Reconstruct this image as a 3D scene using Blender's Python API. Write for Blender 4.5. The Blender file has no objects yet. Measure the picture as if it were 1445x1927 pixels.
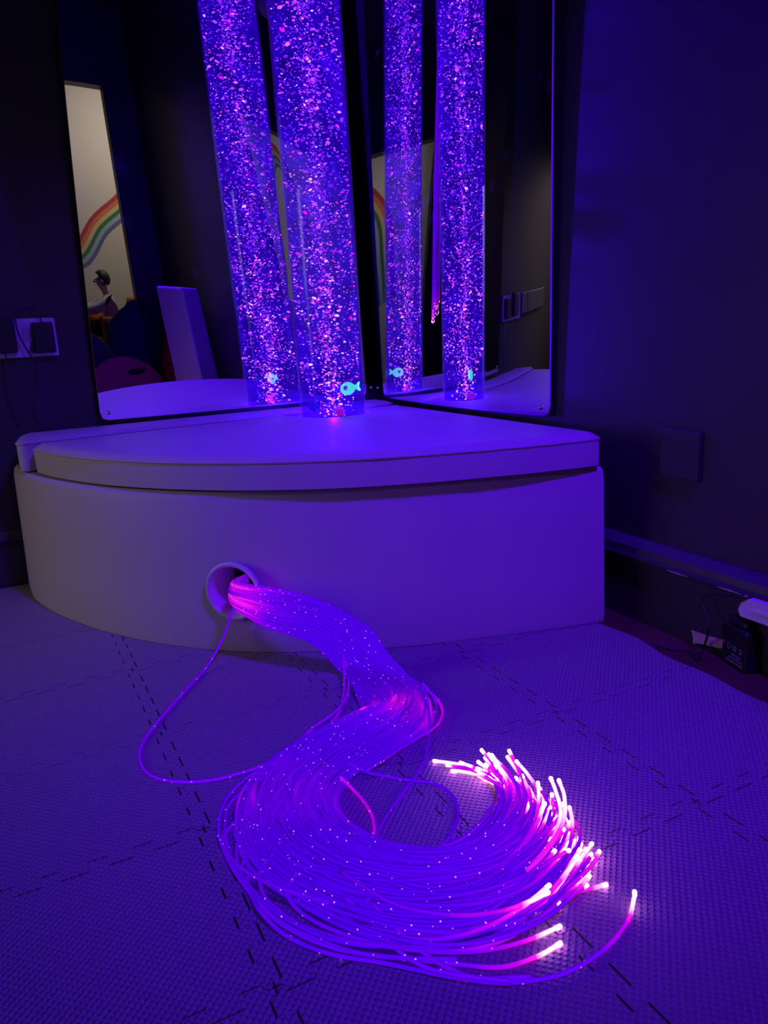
import math
K=1/.85; CAM=(-1.19572,-2.41475,0.69789); YAW,PIT,ROL,FPX=1.111995,-0.236843,-0.052797,1431.20112
def _basis():
    fw=(math.cos(PIT)*math.cos(YAW),math.cos(PIT)*math.sin(YAW),math.sin(PIT))
    rt=(math.sin(YAW),-math.cos(YAW),0.0)
    up=(rt[1]*fw[2]-rt[2]*fw[1],rt[2]*fw[0]-rt[0]*fw[2],rt[0]*fw[1]-rt[1]*fw[0])
    c,s=math.cos(ROL),math.sin(ROL)
    r=tuple(c*a+s*b for a,b in zip(rt,up)); u=tuple(-s*a+c*b for a,b in zip(rt,up))
    return r,u,fw
RT,UP,FW=_basis()
def ray(u,v):
    a=(u-722.5)/FPX;b=-(v-963.5)/FPX
    return tuple(RT[i]*a+UP[i]*b+FW[i] for i in range(3))
def proj(P):
    d=[P[i]-CAM[i] for i in range(3)]
    z=sum(d[i]*FW[i] for i in range(3))
    return 722.5+FPX*sum(d[i]*RT[i] for i in range(3))/z, 963.5-FPX*sum(d[i]*UP[i] for i in range(3))/z
def at_z(u,v,z):
    d=ray(u,v);t=(z-CAM[2])/d[2];return (CAM[0]+t*d[0],CAM[1]+t*d[1],z)
def at_x(u,v,x):
    d=ray(u,v);t=(x-CAM[0])/d[0];return (x,CAM[1]+t*d[1],CAM[2]+t*d[2])
def at_y(u,v,y):
    d=ray(u,v);t=(y-CAM[1])/d[1];return (CAM[0]+t*d[0],y,CAM[2]+t*d[2])
def at_r(u,v,r):
    d=ray(u,v); a=d[0]**2+d[1]**2; b=2*(CAM[0]*d[0]+CAM[1]*d[1]); c=CAM[0]**2+CAM[1]**2-r*r
    t=(-b-math.sqrt(b*b-4*a*c))/(2*a); return tuple(CAM[i]+t*d[i] for i in range(3))
def clamp(x,a=0.,b=1.): return max(a,min(b,x))
def hA(s,z):
    s,z=s/K,z/K
    g=s-.20 if s<.42 else .22+.2*(1-math.exp(-(s-.42)/.2))
    return K*(g*math.tan(math.radians(1.0+5.6*clamp((z-.43)/1.0,0,1.4)))+.006)
def hB(s,z):
    s,z=s/K,z/K
    k=max(0,s-.2); q=max(0,s-.65)
    return K*(.5*(math.radians(22)/.85)*k*k+.5*math.radians(30)*q*q)*(1-.35*clamp((z-.45)/.85,0,1.3))-.015
def A(s,z): return (-s,-hA(s,z),z)
def B(s,z): return (hB(s,z),-s,z)
def solve(fn,z,u,lo,hi):
    f=lambda s:proj(fn(s,z))[0]-u
    a,b=lo,hi;fa=f(a)
    for _ in range(50):
        m=(a+b)/2
        if (f(m)>0)==(fa>0):a=m
        else:b=m
    return (a+b)/2
LV,LT,LD,LL=440.,7.,1.1,12.
import bpy, bmesh, random
from mathutils import Vector, Matrix, noise
random.seed(7)
SC=bpy.context.scene; COL=SC.collection
R=math.radians
# ------------------------------------------------------------------ helpers
def new_mat(name):
    m=bpy.data.materials.new(name); m.use_nodes=True
    nt=m.node_tree; nt.nodes.clear()
    return m,nt,nt.nodes.new('ShaderNodeOutputMaterial')
def pbr(name,col,rough=.6,spec=.5,metal=0.,nscale=0,nstr=.0,emit=None,estr=0.,colvar=0.):
    m,nt,out=new_mat(name); b=nt.nodes.new('ShaderNodeBsdfPrincipled')
    b.inputs['Base Color'].default_value=(*col,1); b.inputs['Roughness'].default_value=rough
    b.inputs['Specular IOR Level'].default_value=spec; b.inputs['Metallic'].default_value=metal
    if emit: b.inputs['Emission Color'].default_value=(*emit,1); b.inputs['Emission Strength'].default_value=estr
    if nscale:
        tc=nt.nodes.new('ShaderNodeTexCoord'); n=nt.nodes.new('ShaderNodeTexNoise')
        n.inputs['Scale'].default_value=nscale; n.inputs['Detail'].default_value=4
        nt.links.new(tc.outputs['Object'],n.inputs['Vector'])
        bp=nt.nodes.new('ShaderNodeBump'); bp.inputs['Strength'].default_value=nstr; bp.inputs['Distance'].default_value=.01
        nt.links.new(n.outputs['Fac'],bp.inputs['Height']); nt.links.new(bp.outputs['Normal'],b.inputs['Normal'])
        if colvar:
            n2=nt.nodes.new('ShaderNodeTexNoise'); n2.inputs['Scale'].default_value=nscale*.13; n2.inputs['Detail'].default_value=3
            nt.links.new(tc.outputs['Object'],n2.inputs['Vector'])
            rp=nt.nodes.new('ShaderNodeValToRGB'); e=rp.color_ramp.elements
            e[0].position=.3;e[1].position=.7
            e[0].color=(*[c*(1-colvar) for c in col],1); e[1].color=(*[min(1,c*(1+colvar)) for c in col],1)
            nt.links.new(n2.outputs['Fac'],rp.inputs['Fac']); nt.links.new(rp.outputs['Color'],b.inputs['Base Color'])
    nt.links.new(b.outputs[0],out.inputs['Surface']); return m
def emis(name,col,strength=1.,sample='NONE'):
    m,nt,out=new_mat(name); e=nt.nodes.new('ShaderNodeEmission')
    e.inputs[0].default_value=(*col,1); e.inputs[1].default_value=strength
    nt.links.new(e.outputs[0],out.inputs['Surface']); m.cycles.emission_sampling=sample; return m
def link(name,me,mat=None,parent=None,smooth=False):
    o=bpy.data.objects.new(name,me); COL.objects.link(o)
    if mat is not None:
        for mm in (mat if isinstance(mat,(list,tuple)) else [mat]): me.materials.append(mm)
    if smooth:
        for p in me.polygons: p.use_smooth=True
    if parent is not None: o.parent=parent
    return o
def from_bm(name,bm,mat=None,parent=None,smooth=False,recalc=True):
    if recalc: bmesh.ops.recalc_face_normals(bm,faces=bm.faces)
    me=bpy.data.meshes.new(name); bm.to_mesh(me); bm.free()
    return link(name,me,mat,parent,smooth)
def from_py(name,vs,fs,mat=None,parent=None,smooth=False):
    me=bpy.data.meshes.new(name); me.from_pydata(vs,[],fs); me.update()
    return link(name,me,mat,parent,smooth)
def tag(o,label=None,cat=None,group=None,kind=None):
    if label: o['label']=label
    if cat: o['category']=cat
    if group: o['group']=group
    if kind: o['kind']=kind
    return o
def thing(name,label,cat,loc=(0,0,0),group=None):
    o=bpy.data.objects.new(name,None); COL.objects.link(o); o.location=loc; o.empty_display_size=.05
    return tag(o,label,cat,group)
def under(o,root):
    """parent o (built in world coordinates) to root keeping it where it is"""
    o.parent=root; o.matrix_parent_inverse=Matrix.Translation(root.location).inverted(); return o
def add_box(bm,c,s,bev=0.,rot=None,seg=2):
    r=bmesh.ops.create_cube(bm,size=1.0); vs=r['verts']
    bmesh.ops.scale(bm,vec=s,verts=vs)
    if bev:
        es=list({e for v in vs for e in v.link_edges})
        b=bmesh.ops.bevel(bm,geom=es,offset=bev,segments=seg,profile=.5,affect='EDGES')
        vs=list({v for v in b['verts']}|{v for v in vs if v.is_valid})
    if rot is not None: bmesh.ops.rotate(bm,cent=(0,0,0),matrix=rot,verts=vs)
    bmesh.ops.translate(bm,vec=c,verts=vs); return vs
def box(name,lo,hi,mat,parent=None,bev=0.):
    bm=bmesh.new(); add_box(bm,[(a+b)/2 for a,b in zip(lo,hi)],[b-a for a,b in zip(lo,hi)],bev)
    o=from_bm(name,bm,mat); return under(o,parent) if parent else o
def extrude_poly(bm,pts,z0,z1):
    b=[bm.verts.new((p[0],p[1],z0)) for p in pts]; t=[bm.verts.new((p[0],p[1],z1)) for p in pts]
    n=len(pts); bm.faces.new(b[::-1]); bm.faces.new(t)
    for i in range(n): bm.faces.new((b[i],b[(i+1)%n],t[(i+1)%n],t[i]))
def catmull(pts,sub):
    P=[Vector(p) for p in pts]; P=[P[0]*2-P[1]]+P+[P[-1]*2-P[-2]]; out=[]
    for i in range(1,len(P)-2):
        a,b,c,d=P[i-1:i+3]
        for k in range(sub):
            t=k/sub; out.append(.5*((2*b)+(c-a)*t+(2*a-5*b+4*c-d)*t*t+(3*b-3*c+d-a)*t**3))
    out.append(P[-2]); return out
def cr_at(P,t):
    n=len(P)-1; i=min(int(t),n-1); f=t-i
    a=P[i-1] if i>0 else P[0]*2-P[1]; b=P[i]; c=P[i+1]; d=P[i+2] if i+2<=n else P[n]*2-P[n-1]
    return .5*((2*b)+(c-a)*f+(2*a-5*b+4*c-d)*f*f+(3*b-3*c+d-a)*f**3)
def add_tube(vs,fs,path,r,sides=6,cap=True,attr=None,av=None):
    base=len(vs); n=len(path); T=None; N=None
    for i,p in enumerate(path):
        t=(path[min(i+1,n-1)]-path[max(i-1,0)])
        t=t.normalized() if t.length>1e-9 else Vector((0,0,1))
        if N is None:
            N=t.orthogonal().normalized()
        else:
            N=(N-t*N.dot(t)); N=N.normalized() if N.length>1e-6 else t.orthogonal().normalized()
        Bn=t.cross(N); rr=r(i/(n-1)) if callable(r) else r
        for k in range(sides):
            an=2*math.pi*k/sides
            vs.append(tuple(p+(N*math.cos(an)+Bn*math.sin(an))*rr))
            if attr is not None: attr.append(av[i])
    for i in range(n-1):
        for k in range(sides):
            a=base+i*sides+k; b=base+i*sides+(k+1)%sides
            fs.append((a,b,b+sides,a+sides))
    if cap:
        fs.append(tuple(base+k for k in range(sides))[::-1]); fs.append(tuple(base+(n-1)*sides+k for k in range(sides)))
def tube(name,path,r,mat,parent=None,sides=8):
    vs,fs=[],[]; add_tube(vs,fs,[Vector(p) for p in path],r,sides)
    o=from_py(name,vs,fs,mat,None,True); return under(o,parent) if parent else o
def add_lathe(bm,prof,seg=32,mat=None):
    rings=[]
    for (r,z) in prof:
        rings.append([bm.verts.new((r*math.cos(2*math.pi*k/seg),r*math.sin(2*math.pi*k/seg),z)) for k in range(seg)])
    for a,b in zip(rings,rings[1:]):
        for k in range(seg): bm.faces.new((a[k],a[(k+1)%seg],b[(k+1)%seg],b[k]))
    return rings
def hprism(name,pts,axis,d0,d1,mat,parent=None):
    """polygon in (horizontal,z) extruded along x or y"""
    bm=bmesh.new()
    f=(lambda a,z,d:(a,d,z)) if axis=='y' else (lambda a,z,d:(d,a,z))
    A_=[bm.verts.new(f(a,z,d0)) for a,z in pts]; B_=[bm.verts.new(f(a,z,d1)) for a,z in pts]; n=len(pts)
    bm.faces.new(A_); bm.faces.new(B_[::-1])
    for i in range(n): bm.faces.new((A_[i],A_[(i+1)%n],B_[(i+1)%n],B_[i]))
    o=from_bm(name,bm,mat); return under(o,parent) if parent else o
# ------------------------------------------------------------------ materials
M={}
M['wall']=pbr('dark_wall_paint',(.042,.040,.046),.42,.5,nscale=60,nstr=.06)
M['skirt']=pbr('dark_gloss_paint',(.04,.038,.044),.38,.5,nscale=18,nstr=.08)
M['ceil']=pbr('dark_ceiling_paint',(.04,.04,.045),.8)
M['vinyl']=pbr('grey_vinyl',(.47,.45,.46),.5,.35,nscale=260,nstr=.05)
M['seam']=pbr('vinyl_seam',(.2,.19,.2),.6)
M['black']=pbr('black_plastic',(.015,.015,.018),.4,.5)
M['cable']=pbr('black_cable',(.02,.02,.022),.45,.5)
M['white']=pbr('white_plastic',(.75,.74,.74),.35,.5)
M['cream']=pbr('white_paint_lobby',(.72,.66,.58),.8,nscale=30,nstr=.03)
M['carpet']=pbr('red_brown_boards',(.10,.042,.03),.7,.3,nscale=40,nstr=.3,colvar=.35)
M['lobbyfloor']=pbr('lobby_floor',(.25,.2,.17),.6)
M['chrome']=pbr('screw_metal',(.6,.6,.6),.25,.5,1.)
M['acredge']=pbr('acrylic_edge',(.75,.78,.85),.2,.5)
M['navy']=pbr('navy_fabric',(.035,.045,.13),.8,.2,nscale=25,nstr=.35)
M['red']=pbr('red_plastic',(.62,.03,.06),.4,.5)
M['pink']=pbr('pink_red_plastic',(.8,.04,.14),.35,.5)
M['foam']=pbr('white_foam_vinyl',(.72,.70,.74),.5,.4)
M['blue']=pbr('blue_foam_vinyl',(.03,.06,.45),.5)
M['wood']=pbr('pale_wood',(.5,.33,.17),.6)
M['orange']=pbr('rust_upholstery',(.46,.12,.04),.85,.2,nscale=40,nstr=.2)
M['skin']=pbr('skin',(.60,.36,.27),.55)
M['hair']=pbr('brown_hair',(.05,.028,.018),.5,nscale=80,nstr=.4)
M['sweater']=pbr('white_knit',(.70,.66,.62),.9,.2,nscale=60,nstr=.4)
M['trouser']=pbr('dark_trouser',(.03,.03,.045),.85,.2)
M['plaster']=pbr('bare_plaster',(.62,.42,.5),.8,nscale=50,nstr=.5,colvar=.3)
M['label']=pbr('grey_print',(.42,.4,.45),.6)
M['conduit']=pbr('dark_grey_plastic',(.10,.10,.095),.4)
def mirror_mat():
    m,nt,out=new_mat('acrylic_mirror')
    b=nt.nodes.new('ShaderNodeBsdfPrincipled')
    b.inputs['Base Color'].default_value=(.88,.88,.90,1); b.inputs['Metallic'].default_value=1; b.inputs['Roughness'].default_value=.004
    d=nt.nodes.new('ShaderNodeBsdfDiffuse'); d.inputs[0].default_value=(.5,.5,.52,1)
    tc=nt.nodes.new('ShaderNodeTexCoord'); n=nt.nodes.new('ShaderNodeTexNoise'); n.inputs['Scale'].default_value=8.5; n.inputs['Detail'].default_value=5; n.inputs['Distortion'].default_value=.6
    nt.links.new(tc.outputs['Object'],n.inputs['Vector'])
    r=nt.nodes.new('ShaderNodeMapRange'); r.inputs[1].default_value=.66; r.inputs[2].default_value=.76; r.inputs[3].default_value=.0; r.inputs[4].default_value=.10
    nt.links.new(n.outputs['Fac'],r.inputs[0])
    mx=nt.nodes.new('ShaderNodeMixShader'); nt.links.new(r.outputs[0],mx.inputs[0]); nt.links.new(b.outputs[0],mx.inputs[1]); nt.links.new(d.outputs[0],mx.inputs[2])
    nt.links.new(mx.outputs[0],out.inputs['Surface']); return m
M['mirror']=mirror_mat()
def clear_mat(name,tint,refl,emcol=None,emstr=0.,absorb=None):
    """clear plastic / water seen as see-through, with a fresnel sheen and its own glow"""
    m,nt,out=new_mat(name)
    t=nt.nodes.new('ShaderNodeBsdfTransparent'); t.inputs[0].default_value=(*tint,1)
    g=nt.nodes.new('ShaderNodeBsdfGlossy'); g.inputs['Roughness'].default_value=.03; g.inputs[0].default_value=(.8,.8,.9,1)
    lw=nt.nodes.new('ShaderNodeLayerWeight'); lw.inputs[0].default_value=.5
    pw=nt.nodes.new('ShaderNodeMath'); pw.operation='POWER'; pw.inputs[1].default_value=5; nt.links.new(lw.outputs['Facing'],pw.inputs[0])
    f=nt.nodes.new('ShaderNodeMath'); f.operation='MULTIPLY_ADD'; f.inputs[1].default_value=.55*refl; f.inputs[2].default_value=.02*refl; nt.links.new(pw.outputs[0],f.inputs[0])
    mx=nt.nodes.new('ShaderNodeMixShader'); nt.links.new(f.outputs[0],mx.inputs[0]); nt.links.new(t.outputs[0],mx.inputs[1]); nt.links.new(g.outputs[0],mx.inputs[2])
    last=mx
    if emcol:
        e=nt.nodes.new('ShaderNodeEmission'); e.inputs[0].default_value=(*emcol,1); e.inputs[1].default_value=emstr
        a=nt.nodes.new('ShaderNodeAddShader'); nt.links.new(last.outputs[0],a.inputs[0]); nt.links.new(e.outputs[0],a.inputs[1]); last=a
    nt.links.new(last.outputs[0],out.inputs['Surface']); m.cycles.emission_sampling='NONE'; return m
M['acrylic']=clear_mat('clear_acrylic',(.97,.96,.99),1.,(.05,.0,1.),.05)
def water_mat():
    m,nt,out=new_mat('glowing_water')
    t=nt.nodes.new('ShaderNodeBsdfTransparent'); t.inputs[0].default_value=(.50,.42,.68,1)
    tc=nt.nodes.new('ShaderNodeTexCoord'); n=nt.nodes.new('ShaderNodeTexNoise'); n.inputs['Scale'].default_value=14; n.inputs['Detail'].default_value=3
    nt.links.new(tc.outputs['Object'],n.inputs['Vector'])
    r=nt.nodes.new('ShaderNodeMapRange'); r.inputs[1].default_value=.35; r.inputs[2].default_value=.7; r.inputs[3].default_value=.05; r.inputs[4].default_value=.33
    nt.links.new(n.outputs['Fac'],r.inputs[0])
    e=nt.nodes.new('ShaderNodeEmission'); e.inputs[0].default_value=(.045,0.,1.,1); nt.links.new(r.outputs[0],e.inputs[1])
    a=nt.nodes.new('ShaderNodeAddShader'); nt.links.new(t.outputs[0],a.inputs[0]); nt.links.new(e.outputs[0],a.inputs[1])
    nt.links.new(a.outputs[0],out.inputs['Surface']); m.cycles.emission_sampling='NONE'; return m
M['water']=water_mat()
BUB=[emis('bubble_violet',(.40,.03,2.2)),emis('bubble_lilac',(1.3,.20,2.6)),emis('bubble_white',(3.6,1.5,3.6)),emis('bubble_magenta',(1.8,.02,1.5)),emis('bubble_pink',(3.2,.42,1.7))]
def strand_mat():
    m,nt,out=new_mat('side_glow_fibre')
    at=nt.nodes.new('ShaderNodeAttribute'); at.attribute_name='glow'
    rp=nt.nodes.new('ShaderNodeValToRGB'); cr=rp.color_ramp
    cr.elements[0].position=0; cr.elements[0].color=(.065,0,.80,1)
    cr.elements[1].position=1; cr.elements[1].color=(3.2,1.0,2.9,1)
    for p,c in ((.3,(.16,0,.95)),(.55,(.55,0,1.0)),(.8,(1.2,.015,1.05))):
        e=cr.elements.new(p); e.color=(*c,1)
    nt.links.new(at.outputs['Fac'],rp.inputs['Fac'])
    lw=nt.nodes.new('ShaderNodeLayerWeight'); lw.inputs[0].default_value=.35
    mr=nt.nodes.new('ShaderNodeMapRange'); mr.inputs[3].default_value=1.12; mr.inputs[4].default_value=.22
    nt.links.new(lw.outputs['Facing'],mr.inputs[0])
    e=nt.nodes.new('ShaderNodeEmission'); nt.links.new(rp.outputs[0],e.inputs[0]); nt.links.new(mr.outputs[0],e.inputs[1])
    # little nicks in the sheath let light out
    tc=nt.nodes.new('ShaderNodeTexCoord'); vo=nt.nodes.new('ShaderNodeTexVoronoi'); vo.inputs['Scale'].default_value=105
    nt.links.new(tc.outputs['Object'],vo.inputs['Vector'])
    l1=nt.nodes.new('ShaderNodeMath'); l1.operation='LESS_THAN'; l1.inputs[1].default_value=.12; nt.links.new(vo.outputs['Distance'],l1.inputs[0])
    sp=nt.nodes.new('ShaderNodeSeparateColor'); nt.links.new(vo.outputs['Color'],sp.inputs[0])
    g1=nt.nodes.new('ShaderNodeMath'); g1.operation='GREATER_THAN'; g1.inputs[1].default_value=.35; nt.links.new(sp.outputs[0],g1.inputs[0])
    mu=nt.nodes.new('ShaderNodeMath'); mu.operation='MULTIPLY'; nt.links.new(l1.outputs[0],mu.inputs[0]); nt.links.new(g1.outputs[0],mu.inputs[1])
    e2=nt.nodes.new('ShaderNodeEmission'); e2.inputs[0].default_value=(1.2,.22,1.2,1); e2.inputs[1].default_value=1.
    mx=nt.nodes.new('ShaderNodeMixShader'); nt.links.new(mu.outputs[0],mx.inputs[0]); nt.links.new(e.outputs[0],mx.inputs[1]); nt.links.new(e2.outputs[0],mx.inputs[2])
    nt.links.new(mx.outputs[0],out.inputs['Surface']); m.cycles.emission_sampling='NONE'; return m
M['strand']=strand_mat()
M['tip']=emis('fibre_tip',(9.,1.9,8.),1.,'AUTO')
M['tipcap']=clear_mat('clear_tip_cap',(.95,.9,.97),1.2,(.5,.02,.8),.25)
def mat_mat():
    m,nt,out=new_mat('foam_mat'); b=nt.nodes.new('ShaderNodeBsdfPrincipled')
    b.inputs['Base Color'].default_value=(.29,.28,.29,1); b.inputs['Roughness'].default_value=.5; b.inputs['Specular IOR Level'].default_value=.45
    tc=nt.nodes.new('ShaderNodeTexCoord'); sx=nt.nodes.new('ShaderNodeSeparateXYZ'); nt.links.new(tc.outputs['Object'],sx.inputs[0])
    def mth(op,a,bv):
        n=nt.nodes.new('ShaderNodeMath'); n.operation=op
        for i,q in enumerate((a,bv)):
            if q is None: continue
            if isinstance(q,(int,float)): n.inputs[i].default_value=q
            else: nt.links.new(q,n.inputs[i])
        return n.outputs[0]
    k=2*math.pi/.0105
    s1=mth('SINE',mth('MULTIPLY',sx.outputs[0],k),None)
    s2=mth('SINE',mth('MULTIPLY',sx.outputs[1],k*1.0),None)
    h=mth('MULTIPLY',s1,s2)
    h=mth('MAXIMUM',h,-.2)
    bp=nt.nodes.new('ShaderNodeBump'); bp.inputs['Strength'].default_value=1.; bp.inputs['Distance'].default_value=.0028
    nt.links.new(h,bp.inputs['Height']); nt.links.new(bp.outputs[0],b.inputs['Normal'])
    nt.links.new(b.outputs[0],out.inputs['Surface']); return m
M['mat']=mat_mat()
# ------------------------------------------------------------------ setting
XW,YW=.082,.026            # planes of the right and left wall
XF,YB,H=-2.9,-3.2,2.5      # far-left wall, rear wall, ceiling
def struct(o): o['kind']='structure'; return o
struct(box('floor',(-4.2,-5.3,-.1),(1.6,.15,0),M['carpet']))
struct(box('ceiling',(-4.2,-5.3,H),(1.6,.15,H+.1),M['ceil']))
struct(box('wall_left',(XF-.1,YW,0),(XW+.1,YW+.1,H),M['wall']))
struct(box('wall_right',(XW,YB,0),(XW+.1,YW,H),M['wall']))
DX0,DX1,DZ=-2.14,-.16,2.04
def wall_with_hole(name,axis,d0,d1,a0,a1,h0,h1,hz,mat):
    bm=bmesh.new()
    def bx(p,q,z0,z1):
        if axis=='y': add_box(bm,((p+q)/2,(d0+d1)/2,(z0+z1)/2),(q-p,d1-d0,z1-z0))
        else: add_box(bm,((d0+d1)/2,(p+q)/2,(z0+z1)/2),(d1-d0,q-p,z1-z0))
    bx(a0,h0,0,H); bx(h1,a1,0,H); bx(h0,h1,hz,H)
    return struct(from_bm(name,bm,mat))
wall_with_hole('wall_rear','y',YB-.1,YB,XF-.1,XW+.1,DX0,DX1,DZ,M['wall'])
wall_with_hole('wall_far_left','x',XF-.1,XF,YB,YW,-.85,-.12,2.0,M['wall'])
bm=bmesh.new()
for c,s in (((DX0-.03,YB+.012,DZ/2),(.07,.03,DZ)),((DX1+.03,YB+.012,DZ/2),(.07,.03,DZ)),(((DX0+DX1)/2,YB+.012,DZ+.035),(DX1-DX0+.13,.03,.07))): add_box(bm,c,s,.006)
struct(from_bm('door_1',bm,M['skirt']))
bm=bmesh.new()
for c,s in (((XF+.012,-.88,1.),(.03,.07,2.)),((XF+.012,-.09,1.),(.03,.07,2.)),((XF+.012,-.485,2.035),(.03,.86,.07))): add_box(bm,c,s,.006)
struct(from_bm('added_door',bm,M['skirt']))  # unseen side doorway, added to let in light from the left
struct(box('wall_lobby',(-4.2,-5.3,0),(1.6,-5.2,H),M['cream']))
struct(box('wall_lobby_side',(1.5,-5.2,0),(1.6,YB-.1,H),M['cream']))
# skirting boards with a moulded top
def skirting(name,run):
    prof=[(0,0),(.018,0),(.018,.142),(.024,.148),(.034,.150),(.036,.158),(.030,.166),(.026,.180),(.014,.190),(.006,.196),(0,.198)]
    bm=bmesh.new(); (p0,p1,n)=run
    rings=[[bm.verts.new((p[0]+n[0]*d,p[1]+n[1]*d,z)) for d,z in prof] for p in (p0,p1)]
    k=len(prof)
    for i in range(k): bm.faces.new((rings[0][i],rings[1][i],rings[1][(i+1)%k],rings[0][(i+1)%k]))
    bm.faces.new(rings[0]); bm.faces.new(rings[1][::-1])
    return struct(from_bm(name,bm,M['skirt']))
skirting('baseboard_left',((XF,YW-.0005),(-1.19,YW-.0005),(0,-1)))
skirting('baseboard_right',((XW-.0005,YB+.03),(XW-.0005,-1.03),(-1,0)))
# scuffs of bare pale paint along the lip of the right skirting
for i,(u0,v0,u1,v1) in enumerate(((1253,1066,1294,1077),(1350,1093,1396,1106),(1400,1106,1410,1109))):
    a=at_x(u0,v0,XW-.0365); b=at_x(u1,v1,XW-.0365); bm=bmesh.new(); n=8
    up=[];dn=[]
    for k in range(n+1):
        t=k/n; y=a[1]+(b[1]-a[1])*t; z=.155; w=.0035*math.sin(math.pi*min(max(t,.04),.96))*random.uniform(.5,1.)
        up.append(bm.verts.new((XW-.0372,y,z+w*.6))); dn.append(bm.verts.new((XW-.0372,y,z-w*.6)))
    for k in range(n): bm.faces.new((up[k],up[k+1],dn[k+1],dn[k]))
    ex=bmesh.ops.extrude_face_region(bm,geom=bm.faces[:]); bmesh.ops.translate(bm,vec=(.0012,0,0),verts=[v for v in ex['geom'] if isinstance(v,bmesh.types.BMVert)])
    struct(from_bm('trim_%d'%(i+1),bm,M['plaster']))
# chipped patch low on the skirting
pp=[(1300,1186),(1312,1190),(1330,1197),(1357,1203),(1362,1204),(1362,1219),(1352,1220),(1330,1214),(1316,1211),(1303,1212),(1304,1200)]
P3=[at_x(u,v,XW-.0205) for u,v in pp]; bm=bmesh.new()
f=[bm.verts.new((XW-.0205,p[1],max(.002,p[2]))) for p in P3]; g=[bm.verts.new((XW-.0182,p[1],max(.002,p[2]))) for p in P3]
bm.faces.new(f); bm.faces.new(g[::-1])
for i in range(len(f)): bm.faces.new((f[i],f[(i+1)%len(f)],g[(i+1)%len(f)],g[i]))
struct(from_bm('trim_4',bm,M['plaster']))
# ------------------------------------------------------------------ foam floor mats
TX,TY=.3194,.3118; X0,Y0=-.385,-1.428
def seam(n,amp,e,L):
    """jigsaw edge: n tabs out and n tabs back along a length L, as (along, across), level at both ends"""
    m=.035*L; W=(L-2*m)/(2*n); out=[(0,0),(m-e,0)]
    for k in range(2*n):
        a,b=m+W*k,m+W*(k+1); w=e
        if k%2==0: out+=[(a-w,-amp/2),(b+w,-amp/2)]
        else: out+=[(a+w,amp/2),(b-w,amp/2)]
    return out+[(L-m+e,0),(L,0)]
def tile_outline(ix,iy):
    x0,y0=X0+ix*TX,Y0+iy*TY; g=.0012; sx=seam(5,.021,.0025,TX); sy=seam(5,.021,.0025,TY)
    sx,sy=sx[1:-1],sy[1:-1]; c=g
    pts=[(x0+c,y0+c)]+[(x0+a,y0+b+g) for a,b in sx]
    if ix==0: pts+=[(-.040+.010*math.sin((y0+TY*k/8)*9.3)-.006*math.sin((y0+TY*k/8)*31),y0+c+(TY-2*c)*k/8) for k in range(9)]
    else: pts+=[(x0+TX-c,y0+c)]+[(x0+TX-b-g,y0+a) for a,b in sy]+[(x0+TX-c,y0+TY-c)]
    pts+=[(x0+a,y0+TY+b-g) for a,b in sx[::-1]]+[(x0+c,y0+TY-c)]
    pts+=[(x0-b+g,y0+a) for a,b in sy[::-1]]
    return pts
ORD=['first','second','third','fourth','fifth','sixth','seventh','eighth','ninth','tenth']
ncol=6
for ix in range(1,-6,-1):
    for iy in range(5,-4,-1):
        cx_,cy_=X0+(ix+.5)*TX,Y0+(iy+.5)*TY
        far=max(math.hypot(x,y) for x in (X0+ix*TX,X0+(ix+1)*TX) for y in (Y0+iy*TY,Y0+(iy+1)*TY) if x<=.3)
        if far<.97 or (ix>0) or cy_>0.02: continue
        pts=tile_outline(ix,iy)
        # clip against the walls
        lim=-.040 if ix==0 else 9
        pts=[(x,min(y,YW-.022)) for x,y in pts]
        bm=bmesh.new(); dz=random.uniform(0,.0007); extrude_poly(bm,[(x-cx_,y-cy_) for x,y in pts],0.0005,.0111+dz)
        bmesh.ops.remove_doubles(bm,verts=bm.verts,dist=1e-5)
        o=from_bm('foam_mat',bm,M['mat']); o.location=(cx_,cy_,0)
        col,row=-ix,5-iy
        uv=proj((cx_,cy_,.01)); inv=(-60<uv[0]<1500 and uv[1]<1990)
        tag(o,'grey jigsaw floor mat, %s row from the left mirror wall, %s column from right wall'%(ORD[row],ORD[col]),'floor mat','grey jigsaw floor mats')
# ------------------------------------------------------------------ podium
RT_TAB=[(0,1.19),(7.2,1.196),(14.6,1.188),(21.6,1.178),(32,1.173),(43.2,1.165),(49.6,1.155),(58.5,1.140),(65,1.13),(73.7,1.122),(80,1.13),(89,1.155),(92,1.157)]
def rad_base(th):
    for (a,ra),(b,rb) in zip(RT_TAB,RT_TAB[1:]):
        if a<=th<=b: return ra+(rb-ra)*(th-a)/(b-a)
    return RT_TAB[-1][1]
def arc_pts(rf,x_end,y_end,n=72):
    """front arc from the left wall round to the right wall"""
    out=[]
    for k in range(n+1):
        th=90*k/n; r=rf(th); x,y=-r*math.cos(R(th)),-r*math.sin(R(th))
        out.append((min(x,x_end),min(y,y_end)))
    return out
podium=thing('podium','grey padded quarter-round podium in the mirrored corner, round hole in its front','podium',(-.5,-.5,0))
bm=bmesh.new()
arc=arc_pts(lambda t:rad_base(t),-.022,-.02)
ring_z=[(0.0125,1.0),(.03,1.002),(.12,1.0),(.25,.997),(.345,.995),(.366,.992),(.374,.984)]
loops=[]
for z,k in ring_z:
    L=[]
    for i,(x,y) in enumerate(arc):
        kk=k+.0015*noise.noise(Vector((x*6,y*6,z*8)))
        L.append(bm.verts.new((x*kk if x<-.03 else x,y*kk if y<-.03 else y,z)))
    L.append(bm.verts.new((-.022,-.02,z))); loops.append(L)
n=len(loops[0])
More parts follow.
